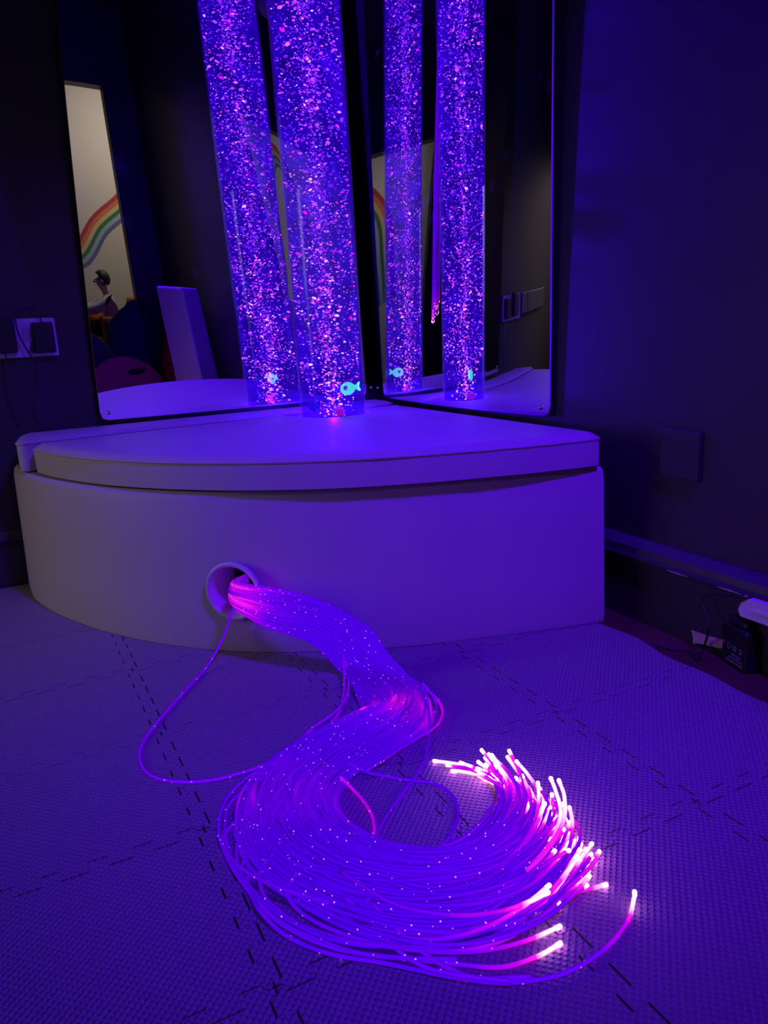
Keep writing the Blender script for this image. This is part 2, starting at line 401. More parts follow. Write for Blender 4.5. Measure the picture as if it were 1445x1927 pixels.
for a,b in zip(loops,loops[1:]):
    for i in range(n): bm.faces.new((a[i],a[(i+1)%n],b[(i+1)%n],b[i]))
bm.faces.new(loops[0][::-1]); bm.faces.new(loops[-1])
body=from_bm('podium_body',bm,M['vinyl'],None,True)
TH_H=math.atan2(.649,.747); HZ=.088; rs=rad_base(math.degrees(TH_H))
hdir=Vector((-math.cos(TH_H),-math.sin(TH_H),0))
HC=Vector(at_r(440,1112,rs)); HC.z=HC.z; hdir=Vector((HC.x,HC.y,0)).normalized()
HRO=.062
cut=bmesh.new()
rot=hdir.to_track_quat('Z','Y').to_matrix()
r_=bmesh.ops.create_cone(cut,cap_ends=True,segments=40,radius1=HRO-.004,radius2=HRO-.004,depth=.22)
bmesh.ops.rotate(cut,cent=(0,0,0),matrix=rot,verts=cut.verts); bmesh.ops.translate(cut,vec=HC,verts=cut.verts)
cutter=from_bm('cutter',cut,None)
md=body.modifiers.new('hole','BOOLEAN'); md.object=cutter; md.operation='DIFFERENCE'; md.solver='EXACT'
bpy.context.view_layer.update()
dg=bpy.context.evaluated_depsgraph_get(); me2=bpy.data.meshes.new_from_object(body.evaluated_get(dg))
tb_=bmesh.new(); tb_.from_mesh(me2); bmesh.ops.triangulate(tb_,faces=[f for f in tb_.faces if len(f.verts)>4]); tb_.to_mesh(me2); tb_.free()
body.modifiers.clear(); body.data=me2; bpy.data.objects.remove(cutter,do_unlink=True)
for p in body.data.polygons: p.use_smooth=abs(p.normal.z)<.9
try: body.data.set_sharp_from_angle(angle=R(35))
except Exception: pass
under(body,podium)
# grommet: flange ring + tunnel wall
bm=bmesh.new()
add_lathe(bm,[(HRO-.010,-.107),(HRO-.008,-.02),(HRO-.007,.002),(HRO-.002,.007),(HRO+.003,.0065),(HRO+.005,.003),(HRO+.005,-.002),(HRO-.0045,-.003),(HRO-.0045,-.107)],48)
bmesh.ops.rotate(bm,cent=(0,0,0),matrix=rot,verts=bm.verts); bmesh.ops.translate(bm,vec=HC+hdir*.001,verts=bm.verts)
g=from_bm('grommet',bm,pbr('white_grommet',(.6,.58,.62),.35,.5),None,True); under(g,podium); g['label']='pale plastic ring around the hole'
bm=bmesh.new(); r_=bmesh.ops.create_circle(bm,cap_ends=True,segments=32,radius=HRO-.009)
ex=bmesh.ops.extrude_face_region(bm,geom=bm.faces[:]); bmesh.ops.translate(bm,vec=(0,0,-.006),verts=[v for v in ex['geom'] if isinstance(v,bmesh.types.BMVert)])
bmesh.ops.rotate(bm,cent=(0,0,0),matrix=rot,verts=bm.verts); bmesh.ops.translate(bm,vec=HC-hdir*.103,verts=bm.verts)
g=from_bm('dark_hole_back',bm,M['black']); under(g,podium)  # black disc added to stand for the darkness inside the hole
# pads
TUBE=Vector((-.288,-.2684,0)); TR=.1
def pad(name,outline,z0,z1,crown,label,cat):
    root=thing(name,label,cat,(sum(p[0] for p in outline)/len(outline),sum(p[1] for p in outline)/len(outline),z0))
    cx,cy=root.location.x,root.location.y; bm=bmesh.new(); loops=[]
    n=len(outline); V=[Vector((x,y)) for x,y in outline]
    area2=sum(V[i].x*V[(i+1)%n].y-V[(i+1)%n].x*V[i].y for i in range(n)); sg=1 if area2>0 else -1
    nr=[]
    for i in range(n):
        t=(V[(i+1)%n]-V[i-1]); t=t.normalized() if t.length>1e-9 else Vector((1,0)); nr.append(Vector((-t.y,t.x))*sg)
    prof=[(.004,z0),(.0,z0+.004),(-.001,(z0+z1)/2),(.0,z1-.008),(.0005,z1-.001),(.005,z1+crown*.25),(.011,z1+crown*.55),(.018,z1+crown*.85),(.026,z1+crown)]
    for ins,z in prof:
        L=[]
        for i,p in enumerate(V):
            w=.0018*noise.noise(Vector((p.x*7,p.y*7,z*10))) if z<z1 and math.hypot(p.x+.288,p.y+.2684)>.14 else 0
            dz=.003*noise.noise(Vector((p.x*3.2,p.y*3.2,5)))+.0035 if z==z0 else 0
            q=p+nr[i]*(ins*(.2 if (math.hypot(p.x+.288,p.y+.2684)<.17 and ins>0) else 1)+w); L.append(bm.verts.new((q.x,q.y,z+dz)))
        loops.append(L)
    for a,b in zip(loops,loops[1:]):
        for i in range(n): bm.faces.new((a[i],a[(i+1)%n],b[(i+1)%n],b[i]))
    f0=bm.faces.new(loops[0][::-1]); f=bm.faces.new(loops[-1]); bmesh.ops.triangulate(bm,faces=[f,f0])
    o=from_bm('cushion',bm,M['vinyl'],None,True); under(o,root)
    try: o.data.set_sharp_from_angle(angle=R(48))
    except Exception: pass
    path=[Vector((p.x+nr[i].x*.0008,p.y+nr[i].y*.0008,z1-.003)) for i,p in enumerate(V)]; path.append(path[0])
    vs,fs=[],[]; add_tube(vs,fs,path,.0036,8,False); o=from_py('piping',vs,fs,M['vinyl'],None,True); under(o,root)
    return root
def round_poly(pts,r,n=5):
    out=[];k=len(pts)
    for i,p in enumerate(pts):
        p=Vector(p); a=Vector(pts[i-1]); c=Vector(pts[(i+1)%k]); ra=min(r,.45*(a-p).length); rc=min(r,.45*(c-p).length)
        A_=p+(a-p).normalized()*ra; C_=p+(c-p).normalized()*rc
        for j in range(n+1):
            t=j/n; q=A_*(1-t)**2+p*2*t*(1-t)+C_*t*t; out.append((q.x,q.y))
    return out
def dense(pl,dm=.035):
    out=[]
    for i,p in enumerate(pl):
        q=pl[(i+1)%len(pl)]; L=math.hypot(q[0]-p[0],q[1]-p[1])
        if L<1e-6: continue
        k=max(1,int(L/dm)); out+= [(p[0]+(q[0]-p[0])*j/k,p[1]+(q[1]-p[1])*j/k) for j in range(k)]
    return out
# the seam between the two pads runs slightly askew to the wall
def yseam(x): return -.150-.075*clamp((-x-.40)/.76)
arc=arc_pts(lambda t:1.160-.020*math.exp(-((t-74)/15)**2),-.020,-.19,90)
arc=[p for p in arc if p[1]<yseam(p[0])-.014-.02]
arc=arc[:-2]
co=[]
for k in range(25):
    an=R(20)-R(210)*k/24
    co.append((TUBE.x+.1065*math.cos(an),TUBE.y+.1065*math.sin(an)))
x0=arc[0][0]
outline=round_poly([(x0+.012,yseam(x0)-.013)],0)[:1]+arc+round_poly([arc[-1],(-.022,-1.13),(-.022,-.19),(-.168,-.186),co[0]],.03)[6:-6]+co+[(-.42,yseam(-.42)-.013),(-.7,yseam(-.7)-.013),(-1.0,yseam(-1.)-.013)]
pad('seat_pad',dense(outline),.3765,.442,.012,'big grey fan-shaped vinyl pad on the podium, cut out around bubble tube','seat pad')
strip=round_poly([(-1.150,-.030),(-1.172,yseam(-1.17)),(-.42,yseam(-.42)),(-.36,-.150),(-.20,-.150),(-.10,-.168),(-.022,-.165),(-.022,-.030)],.032)
pad('seat_pad',dense(strip),.3765,.455,.008,'narrow grey vinyl strip pad on the podium under the left mirror','seat pad')
# ------------------------------------------------------------------ mirrors
def mirror(name,fn,zb0,zb1,e_in,e_out,label,ztop=1.93):
    ns,nz=44,56; root=thing(name,label,'mirror',fn(.45,.47))
    def sz(i,j):
        t=j/nz; 
        zi=zb0; zo=zb1
        # outer edge depends on height
        zo_=zo+(ztop-zo)*t; s1=e_out(zo_); s=e_in+(s1-e_in)*i/ns
        z=zi+(zo-zi)*(i/ns); z=z+(ztop-z)*t
        return s,z
    vs=[];fs=[]
    for j in range(nz+1):
        for i in range(ns+1):
            s,z=sz(i,j)
            # rounded corners
            vs.append(fn(s,z))
    w=ns+1
    c=set()
    for j in range(nz):
        for i in range(ns): fs.append((j*w+i,j*w+i+1,(j+1)*w+i+1,(j+1)*w+i))
    # round the bottom and top corners by pulling the corner vertex in
    for (i,j,di,dj) in ((0,0,1,1),(ns,0,-1,1),(0,nz,1,-1),(ns,nz,-1,-1)):
        a=Vector(vs[j*w+i]); b=Vector(vs[j*w+i+di]); d=Vector(vs[(j+dj)*w+i])
        k=.006; vs[j*w+i]=tuple(a+(b-a).normalized()*k+(d-a).normalized()*k)
    me=bpy.data.meshes.new('mirror_face'); me.from_pydata(vs,[],fs); me.update()
    o=link('mirror_face',me,M['mirror'],None,True); under(o,root)
    nrm=Vector((0,1,0)) if fn is A else Vector((1,0,0))
    # thick clear edge and back
    idx=[i for i in range(w)]+[j*w+ns for j in range(1,nz+1)]+[nz*w+i for i in range(ns-1,-1,-1)]+[j*w for j in range(nz-1,0,-1)]
    ev=[];ef=[];m=len(idx)
    for q in idx: ev.append(tuple(Vector(vs[q])+nrm*.0002))
    for q in idx: ev.append(tuple(Vector(vs[q])+nrm*.0058))
    for k in range(m): ef.append((k,(k+1)%m,m+(k+1)%m,m+k))
    bv=len(ev); ev+=[tuple(Vector(p)+nrm*.0058) for p in vs]; ef+=[tuple(bv+x for x in f) for f in fs]
    o=from_py('edge',ev,ef,M['acredge']); under(o,root)
    fnm=-nrm
    for (ss,zz) in ((.028,zb0+.03),(None,zb1+.022),(.028,ztop-.03),(None,ztop-.03)):
        s=ss if ss is not None else e_out(zz)-.024
        p=Vector(fn(s,zz)); bm=bmesh.new(); add_lathe(bm,[(0.0001,.0045),(.003,.0042),(.0055,.002),(.006,-.0005)],14)
        bmesh.ops.rotate(bm,cent=(0,0,0),matrix=fnm.to_track_quat('Z','Y').to_matrix(),verts=bm.verts); bmesh.ops.translate(bm,vec=p,verts=bm.verts)
        o=from_bm('screw',bm,M['chrome'],None,True); under(o,root)
    return root
def uA(z): u=190-(z-.475)/(1.6-.475)*86; return u
def eA(z): return solve(A,z,uA(z),.6,1.3)
def eB(z): return solve(B,z,1033+(z-.46)/1.2*8,.5,1.3)
def zfit(fn,e,vt):
    z=.46
    for _ in range(30):
        u,v=proj(fn(e(z),z)); z-= (vt-v)*.0012
    return z
zAo=zfit(A,eA,792); zBo=zfit(B,eB,784)
zAi=.468; zBi=.468
mirror('wall_mirror',A,zAi,zAo,0.0,eA,'acrylic mirror on the left wall, reflecting the doorway, rainbow and red toys')
mirror('wall_mirror',B,zBi,zBo,.068,eB,'acrylic mirror on the right wall, reflecting the white wall socket')
# ------------------------------------------------------------------ bubble tube
ZT0,ZT1=.3765,2.32
lean=Vector((-.0125,-.006,0))   # leans very slightly to the left
tb=thing('bubble_tube','tall clear bubble tube glowing violet, full of pink bubbles, on the podium','bubble tube',(TUBE.x,TUBE.y,ZT0))
def lean_bm(bm):
    for v in bm.verts: 
        t=(v.co.z)/1.6; v.co.x+=lean.x*t; v.co.y+=lean.y*t
def tube_part(name,prof,mat,seg=64,label=None):
    bm=bmesh.new(); rings=add_lathe(bm,prof,seg); lean_bm(bm); o=from_bm(name,bm,mat,tb,True)
    if label: o['label']=label
    return o
HT=ZT1-ZT0
tube_part('acrylic_tube',[(TR-.005,0),(TR,0),(TR,HT*.25),(TR,HT*.5),(TR,HT*.75),(TR,HT),(TR-.005,HT),(TR-.005,HT*.75),(TR-.005,HT*.5),(TR-.005,HT*.25),(TR-.005,0)],M['acrylic'])
tube_part('water',[(.0005,.066),(TR-.0056,.066),(TR-.0056,HT*.5),(TR-.0056,HT-.06),(.0005,HT-.06)],M['water'],64,'glowing violet water')
tube_part('base_collar',[(.0005,.0),(TR-.0054,.0),(TR-.0054,.060),(.0005,.060)],pbr('tube_base',(.25,.24,.3),.5),48)
tube_part('cap',[(TR+.006,HT-.03),(TR+.006,HT+.015),(.0005,HT+.015),(.0005,HT+.004),(TR+.001,HT+.004),(TR+.001,HT-.03),(TR+.006,HT-.03)],M['black'],48)
# bubbles: one mass nobody could count
def bubbles():
    vs=[];fs=[];mi=[]
    def ell(c,rx,rz,tilt,az,m):
        b=len(vs); L=4;S=6
        ca,sa=math.cos(az),math.sin(az)
        vs.append((c[0],c[1],c[2]+rz))
        for j in range(1,L):
            ph=math.pi*j/L
            for k in range(S):
                th=2*math.pi*k/S; x=rx*math.sin(ph)*math.cos(th); y=rx*math.sin(ph)*math.sin(th); z=rz*math.cos(ph)+x*tilt
                vs.append((c[0]+x*ca-y*sa,c[1]+x*sa+y*ca,c[2]+z))
        vs.append((c[0],c[1],c[2]-rz)); last=len(vs)-1
        for k in range(S): fs.append((b,b+1+k,b+1+(k+1)%S)); mi.append(m)
        for j in range(L-2):
            for k in range(S):
                a=b+1+j*S+k; d=b+1+j*S+(k+1)%S; fs.append((a,a+S,d+S,d)); mi.append(m)
        for k in range(S): fs.append((last,b+1+(L-2)*S+(k+1)%S,b+1+(L-2)*S+k)); mi.append(m)
    rmax=TR-.0075; n=0
    while n<8200:
        z=.068+(HT-.14)*random.random(); h=z/HT
        r=rmax*math.sqrt(random.random())
        if random.random()<.30: r=rmax*random.uniform(.88,1.)
        if random.random()<.24: r=rmax*(.3*random.random())+.004      # the plume up the middle
        if h<.10 and r>rmax*(.45+h*5): continue
        an=random.uniform(0,2*math.pi); x,y=r*math.cos(an),r*math.sin(an)
        cl=noise.noise(Vector((x*22,y*22,z*13)))
        if cl<-.22 and random.random()<.8: continue
        sz=min(.0050,.00135*math.exp(random.gauss(0,.55)))
        q=random.random()
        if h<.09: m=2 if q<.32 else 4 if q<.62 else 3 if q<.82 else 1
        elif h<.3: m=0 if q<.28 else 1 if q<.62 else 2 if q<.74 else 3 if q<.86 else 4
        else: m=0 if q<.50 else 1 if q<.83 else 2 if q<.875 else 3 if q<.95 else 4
        t=z/1.6
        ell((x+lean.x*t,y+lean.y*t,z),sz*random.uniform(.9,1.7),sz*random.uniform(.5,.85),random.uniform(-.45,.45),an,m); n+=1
    me=bpy.data.meshes.new('bubbles'); me.from_pydata(vs,[],fs); me.update()
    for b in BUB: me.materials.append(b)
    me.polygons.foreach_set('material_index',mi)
    o=bpy.data.objects.new('bubbles',me); COL.objects.link(o); o.parent=tb; o['kind']='stuff'
    for p in me.polygons: p.use_smooth=True
bubbles()
# toy fish inside
def fish(pos,size,yaw,pitch,cols,label):
    root=thing('toy_fish',label,'toy fish',pos)
    rotm=(Matrix.Rotation(yaw,3,'Z')@Matrix.Rotation(pitch,3,'Y'))
    def place(bm): 
        bmesh.ops.scale(bm,vec=(size,)*3,verts=bm.verts); bmesh.ops.rotate(bm,cent=(0,0,0),matrix=rotm,verts=bm.verts)
    bm=bmesh.new(); r=bmesh.ops.create_uvsphere(bm,u_segments=20,v_segments=14,radius=.5)
    for v in bm.verts:
        x,y,z=v.co; k=1-.25*max(0,x*2); v.co=Vector((x,y*.42*k,z*.82*(1-.35*max(0,x*2-.2))))
    place(bm); from_bm('body',bm,cols[0],root,True)
    def fin(name,pts,th,mat):
        bm=bmesh.new(); a=[bm.verts.new((x,-th,z)) for x,z in pts]; b=[bm.verts.new((x*.98,th,z*.98)) for x,z in pts]
        bm.faces.new(a); bm.faces.new(b[::-1]); k=len(pts)
        for i in range(k): bm.faces.new((a[i],a[(i+1)%k],b[(i+1)%k],b[i]))
        place(bm); return from_bm(name,bm,mat,root)
    fin('tail',[(.38,.06),(.74,.30),(.80,.27),(.70,0),(.78,-.24),(.70,-.28),(.38,-.06)],.035,cols[0])
    fin('top_fin',[(-.2,.33),(-.1,.52),(.2,.54),(.36,.30),(.2,.24)],.03,cols[1])
    fin('bottom_fin',[(-.15,-.30),(-.02,-.46),(.22,-.46),(.3,-.26),(.1,-.26)],.03,cols[1])
    for s in (-1,1):
        bm=bmesh.new(); add_lathe(bm,[(.0005,.03),(.06,.028),(.075,.0)],16); bmesh.ops.rotate(bm,cent=(0,0,0),matrix=Matrix.Rotation(-s*math.pi/2,3,'X'),verts=bm.verts)
        bmesh.ops.translate(bm,vec=(-.12,s*.198,.06),verts=bm.verts); place(bm); from_bm('eye',bm,cols[2],root,True)
        bm=bmesh.new(); add_lathe(bm,[(.06,.0),(.12,.03),(.15,.0)],20); bmesh.ops.rotate(bm,cent=(0,0,0),matrix=Matrix.Rotation(-s*math.pi/2,3,'X'),verts=bm.verts)
        bmesh.ops.translate(bm,vec=(-.12,s*.188,.06),verts=bm.verts); place(bm); from_bm('eye_ring',bm,cols[1],root,True)
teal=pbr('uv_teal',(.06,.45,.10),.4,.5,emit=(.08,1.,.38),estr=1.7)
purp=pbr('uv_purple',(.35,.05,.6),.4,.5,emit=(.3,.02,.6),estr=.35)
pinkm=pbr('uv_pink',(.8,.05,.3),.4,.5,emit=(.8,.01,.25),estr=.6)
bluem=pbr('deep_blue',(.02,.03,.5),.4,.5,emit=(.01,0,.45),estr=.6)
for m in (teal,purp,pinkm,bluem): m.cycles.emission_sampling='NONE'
def in_tube(u,v,front):
    d=Vector(ray(u,v)).normalized(); C=Vector(CAM); k=((TUBE.x-C.x)*d.x+(TUBE.y-C.y)*d.y)/(d.x**2+d.y**2)
    return C+d*(k-front)
fish(in_tube(655,731,.050),.047,R(-30),R(-8),(teal,purp,purp),'teal plastic toy fish with a purple eye ring, low in the bubble tube')
fish(in_tube(638,775,.045),.030,R(20),R(30),(pinkm,pinkm,purp),'small pink toy fish at the very bottom of the bubble tube')
fish(in_tube(590,765,.02),.036,R(-60),R(0),(bluem,bluem,bluem),'dark blue toy fish at the bottom left of the bubble tube')
# ------------------------------------------------------------------ fibre-optic strands
ST=[ # upper/left edge, lower/right edge, height (z) or radius from the corner (r)
 ((464,1081),(461,1108),'r',1.11),((439,1096),(437,1134),'r',1.195),((506,1106),(488,1170),'r',1.222),((575,1122),(548,1191),'r',1.24),((648,1156),(602,1213),'r',1.255),
 ((712,1200),(645,1258),'r',1.265),((775,1262),(683,1300),'z',.045),((808,1320),(690,1328),'z',.03),((795,1372),(668,1346),'z',.022),((727,1420),(602,1376),'z',.02),
 ((662,1460),(530,1416),'z',.02),((634,1502),(472,1472),'z',.02),((650,1546),(452,1542),'z',.02),((702,1582),(478,1622),'z',.018),((782,1600),(575,1706),'z',.016),
 ((862,1596),(725,1768),'z',.016),((915,1566),(880,1776),'z',.016),((945,1520),(1015,1728),'z',.018),((946,1485),(1098,1650),'z',.02),((922,1462),(1128,1590),'z',.024),((880,1443),(1112,1535),'z',.026),((830,1432),(1060,1475),'z',.028)]
def stn(p,k,v): return Vector(at_r(*p,v)) if k=='r' else Vector(at_z(*p,v))
PL=[stn(a,k,v) for a,b,k,v in ST]; QL=[stn(b,k,v) for a,b,k,v in ST]
THK=[.020,.022,.026,.028,.028,.028,.030,.034,.034,.030,.028,.026,.026,.024,.022,.022,.022,.024,.026,.030,.034,.034]
fibre=thing('fibre_optic_bundle','bundle of glowing violet fibre-optic strands curling from the podium hole over the mats','fibre optics',(-.6,-1.3,.012))
ZF=.0118; SR=.0027
def glow_profile(t,e,dm):
    g=.03
    g+=.66*math.exp(-((t-1.2)/1.2)**2)          # at the hole
    g+=.55*math.exp(-((t-7.3)/1.0)**2)          # first bend
    g+=.30*math.exp(-((t-11.4)/1.0)**2)
    return g+EG[0]*(.95*math.exp(-(dm/.030)**1.3)+.55*math.exp(-(dm/.16)**2))
EG=[1.]
def build_strand(path,glow,tipdir=True,r=SR):
    vs,fs,at=[],[],[]; add_tube(vs,fs,path,r,6,True,at,glow); return vs,fs,at
def tip_geo(path,r=SR):
    p=path[-1]; d=(path[-1]-path[-3]).normalized()
    vs,fs=[],[]; q=[p-d*.005,p-d*.002,p+d*.001,p+d*.0028,p+d*.0036]
    rr=[r*1.01,r*1.03,r*1.08,r*.95,r*.45]
    add_tube(vs,fs,q,lambda t:rr[int(round(t*4))],8,True); return vs,fs
def main_path(a,h,e,wob,seed):
    pts=[];gl=[]; n=int(e*5)+1
    for i in range(n+1):
        t=e*i/n
        aa=a+wob*.16*noise.noise(Vector((seed*3.1,t*.35,1.)))*min(1,t/4)
        P=cr_at(PL,t); Q=cr_at(QL,t)
        i0=min(int(t),len(THK)-2); th=THK[i0]+(THK[i0+1]-THK[i0])*(t-i0)
        p=P.lerp(Q,aa)
        if t<5.6:
            rad=Vector((p.x,p.y,0)).normalized()
            k=min(1,max(0,(5.6-t)/.8)); 
            # round cross-section while in the air, merging into the pile on the floor
            bulge=math.sqrt(max(.05,1-(2*min(max(aa,0),1)-1)**2))
            p=p+rad*((h-.5)*th*1.6*bulge)*k
            zfl=ZF+SR+h*th*.9
            p.z=max(p.z, ZF+SR) if k>0 else p.z
            p.z=p.z*k+(1-k)*max(zfl,ZF+SR)
        else:
            b=math.sqrt(max(.12,1-(2*min(max(aa,0),1)-1)**2))
            p.z=ZF+SR+h*th*b+.004*max(0,noise.noise(Vector((seed,t*.5,7.))))
        pts.append(p); gl.append(t)
    L=0.; dm=[0.]*len(pts)
    for i in range(len(pts)-2,-1,-1): L+=(pts[i+1]-pts[i]).length; dm[i]=L
    return pts,[max(0,min(1,glow_profile(t,e,dm[i])*(.8+.8*noise.noise(Vector((seed*1.7,t*.9,3.)))))) for i,t in enumerate(gl)]
STRANDS=[]
for i in range(150):
    a=(i+.5)/150; a=min(.99,max(.01,a+random.uniform(-.03,.03))); h=random.random()
    e=19.9-1.7*a+random.gauss(-.1,.38)+(.35 if int(a*9)%2 else -.2)
    e=min(20.9,e)
    if random.random()<.06: e=min(20.9,e+.9)
    EG[0]=random.choice((1.,1.,.85,.62))
    pts,gl=main_path(a,h,e,1.+(1.6 if i%9==0 else 0),i+1)
    if random.random()<.22:                                         # some ends lift off the floor
        m=len(pts); up=random.uniform(.01,.05)
        for k in range(m-14,m): pts[k].z+=up*((k-(m-14))/14)**2
    STRANDS.append((pts,gl))
def loose(pxs,gmid=.12,sub=8,tip=True,gend=True):
    pts=catmull([Vector(at_z(u,v,z)) for u,v,z in pxs],sub); n=len(pts); gl=[]
    L=0.; dm=[0.]*n
    for i in range(n-2,-1,-1): L+=(pts[i+1]-pts[i]).length; dm[i]=L
    for i in range(n):
        g=gmid+(.95*math.exp(-(dm[i]/.030)**1.3)+.45*math.exp(-(dm[i]/.12)**2) if gend else 0)
        gl.append(min(1,max(0,g+.08*noise.noise(Vector((i*.2,pxs[0][0],0))))))
    for p in pts: p.z=max(p.z,ZF+SR)
    return pts,gl
F=.0147
def rz(u,v,r): 
    p=at_r(u,v,r); return (u,v,p[2])
LOOSE=[
 ([rz(436,1152,1.19),(420,1200,.06),(382,1265,F),(312,1340,F),(270,1395,F),(263,1432,F),(285,1460,F),(335,1471,F),(400,1468,F),(460,1453,F),(540,1425,.03),(600,1420,.04)],.22,False),
 ([rz(590,1190,1.235),rz(638,1222,1.25),(655,1265,.03),(652,1310,F),(630,1340,F),(585,1372,F),(555,1402,.02),(545,1420,.03),(520,1450,.035)],.3,False),
 ([rz(600,1192,1.235),rz(640,1218,1.25),(648,1280,.03),(640,1335,F),(618,1365,F),(572,1385,.02),(566,1412,.03)],.3,False),
 ([(795,1285,.05),(815,1310,.03),(822,1330,F),(812,1358,F),(790,1382,F),(740,1418,.02),(690,1450,.02)],.2,False),
 ([(800,1300,.05),(807,1340,.03),(807,1390,F),(795,1440,F),(760,1490,F),(728,1535,F),(708,1580,.02),(720,1610,.03)],.12,False),
 ([(640,1462,.035),(668,1490,F),(695,1525,F),(704,1555,F),(702,1585,.02),(712,1600,.03)],.5,False),
 ([(655,1436,.035),(700,1456,F),(760,1467,F),(815,1474,F),(850,1497,F),(862,1530,F),(848,1572,F),(820,1602,F),(800,1625,.03)],.1,False),
 ([(530,1430,.03),(470,1460,.02),(425,1505,F),(411,1560,F),(425,1610,F),(455,1660,F),(500,1715,F),(560,1757,F),(640,1787,F),(730,1800,F),(840,1812,F),(940,1820,F),(1010,1800,F),(1053,1776,F)],.1,True),
 ([(520,1450,.03),(455,1490,.02),(425,1530,F),(430,1600,F),(470,1680,F),(490,1715,.02),(540,1762,F),(620,1795,F),(720,1812,F),(860,1840,F),(960,1849,F),(1060,1832,F),(1135,1788,F),(1180,1735,F),(1193,1690,.02),(1194,1680,.026)],.08,True),
 ([(560,1450,.03),(480,1500,.02),(442,1560,F),(465,1620,F),(470,1670,F),(520,1720,F),(620,1760,F),(700,1775,.02),(800,1790,.02),(900,1790,F),(985,1772,F),(1052,1744,F)],.08,True),
 ([(640,1640,.04),(740,1700,.045),(850,1722,.045),(940,1715,.045),(995,1697,.045),(1030,1680,.045)],.15,True),
 ([(500,1560,.03),(470,1600,.02),(455,1640,F),(480,1690,F),(545,1745,F),(660,1790,F),(760,1803,.02),(860,1805,.02)],.1,False),
 ([(650,1690,.03),(700,1735,.02),(745,1785,.02),(800,1820,.02),(870,1836,.02),(960,1846,.02)],.15,False),
 ([(700,1700,.03),(770,1770,.02),(830,1815,.02),(900,1840,.018),(1000,1838,.018)],.18,False),
 ([(470,1520,.02),(430,1560,F),(420,1590,F),(450,1630,.02),(510,1665,.03),(620,1700,.035)],.14,False),
 ([(520,1600,.03),(490,1640,.02),(500,1690,F),(560,1738,F),(650,1770,.02),(760,1785,.02)],.1,False),
 ([(560,1640,.03),(540,1680,.02),(570,1720,F),(640,1755,.02),(740,1780,.02),(850,1780,.02),(960,1755,.02)],.1,False),
 ([(990,1640,.04),(1030,1600,.06),(1060,1545,.085),(1062,1500,.10),(1052,1470,.105)],.45,True),
 ([(1000,1630,.04),(1040,1580,.06),(1055,1530,.085),(1046,1490,.10),(1037,1466,.105)],.5,True),
 ([(940,1500,.03),(925,1465,.02),(890,1444,F),(850,1436,F),(818,1432,F)],.3,True),
 ([(945,1480,.03),(905,1460,.02),(870,1452,F),(852,1451,F)],.35,True),
]
for pxs,gm,tp in LOOSE:
    pts,gl=loose(pxs,gm,8,tp,tp); STRANDS.insert(0,(pts,gl) if tp else (pts,gl,None))
nparts=0; rest=([],[],[]); rtips=([],[])
order=STRANDS[:len(LOOSE)]
mains=STRANDS[len(LOOSE):]
idx=list(range(len(mains))); random.Random(3).shuffle(idx)
idx.sort(key=lambda i:-max(p.z for p in mains[i][0][35:]))           # the strands lying on top of the pile first
order+= [mains[i] for i in idx]
for s in order:
    vs,fs,at=build_strand(s[0],s[1]); tp=None if len(s)==3 else tip_geo(s[0])
    if nparts<100:
        o=from_py('strand',vs,fs,M['strand'],None,True); a=o.data.attributes.new('glow','FLOAT','POINT'); a.data.foreach_set('value',at); under(o,fibre)
        if tp:
            tpo=from_py('strand_tip',tp[0],tp[1],M['tip'],None,True); tpo.parent=o
        nparts+=1
    else:
        b=len(rest[0]); rest[0].extend(vs); rest[1].extend(tuple(b+k for k in f) for f in fs); rest[2].extend(at)
        if tp: b=len(rtips[0]); rtips[0].extend(tp[0]); rtips[1].extend(tuple(b+k for k in f) for f in tp[1])
o=from_py('strands',rest[0],rest[1],M['strand'],None,True); a=o.data.attributes.new('glow','FLOAT','POINT'); a.data.foreach_set('value',rest[2]); under(o,fibre); o['kind']='stuff'
t_=from_py('strand_tips',rtips[0],rtips[1],M['tip'],None,True); t_.parent=o; t_['kind']='stuff'
# ------------------------------------------------------------------ sockets on the left wall
YP=YW-.0005
def rr(x0,x1,z0,z1,r,n=5):
    out=[]
    for cx,cz,a0 in ((x1-r,z1-r,0),(x0+r,z1-r,90),(x0+r,z0+r,180),(x1-r,z0+r,270)):
        for k in range(n+1):
            a=R(a0+90*k/n); out.append((cx+r*math.cos(a),cz+r*math.sin(a)))
    return out
sock=thing('wall_socket','white triple wall socket on the left wall with two black plugs in it','socket',(-1.14,YP,.67))
hprism('face_plate',rr(-1.275,-1.015,.670,.776,.006),'y',YP,YP-.009,M['white'],sock)
grey=pbr('socket_grey',(.55,.54,.56),.4)
for cx in (-1.058,-1.145,-1.232):
    if cx>-1.2:
        hprism('rocker_switch',rr(cx-.044,cx-.034+.006,.715,.752,.002),'y',YP-.0095,YP-.0125,grey,sock)
    else:
        hprism('rocker_switch',rr(cx+.026,cx+.038,.735,.760,.002),'y',YP-.0095,YP-.0125,grey,sock)
    if cx<-1.2:
        for (dx,dz,w,h) in ((0,.742,.006,.010),(-.013,.718,.009,.006),(.013,.718,.009,.006)):
            box('pin_slot',(cx+dx-w/2,YP-.0098,dz-h/2),(cx+dx+w/2,YP-.0088,dz+h/2),M['black'],sock)
for k,(x,sl) in enumerate(((-1.0985,0),(-1.0925,0),(-1.0875,.2),(-1.083,-.2))):
    hprism('printed_mark',[(x-.0009,.680),(x+.0009,.680),(x+.0009+sl*.01,.690),(x-.0009+sl*.01,.690)],'y',YP-.0092,YP-.0097,M['black'],sock)
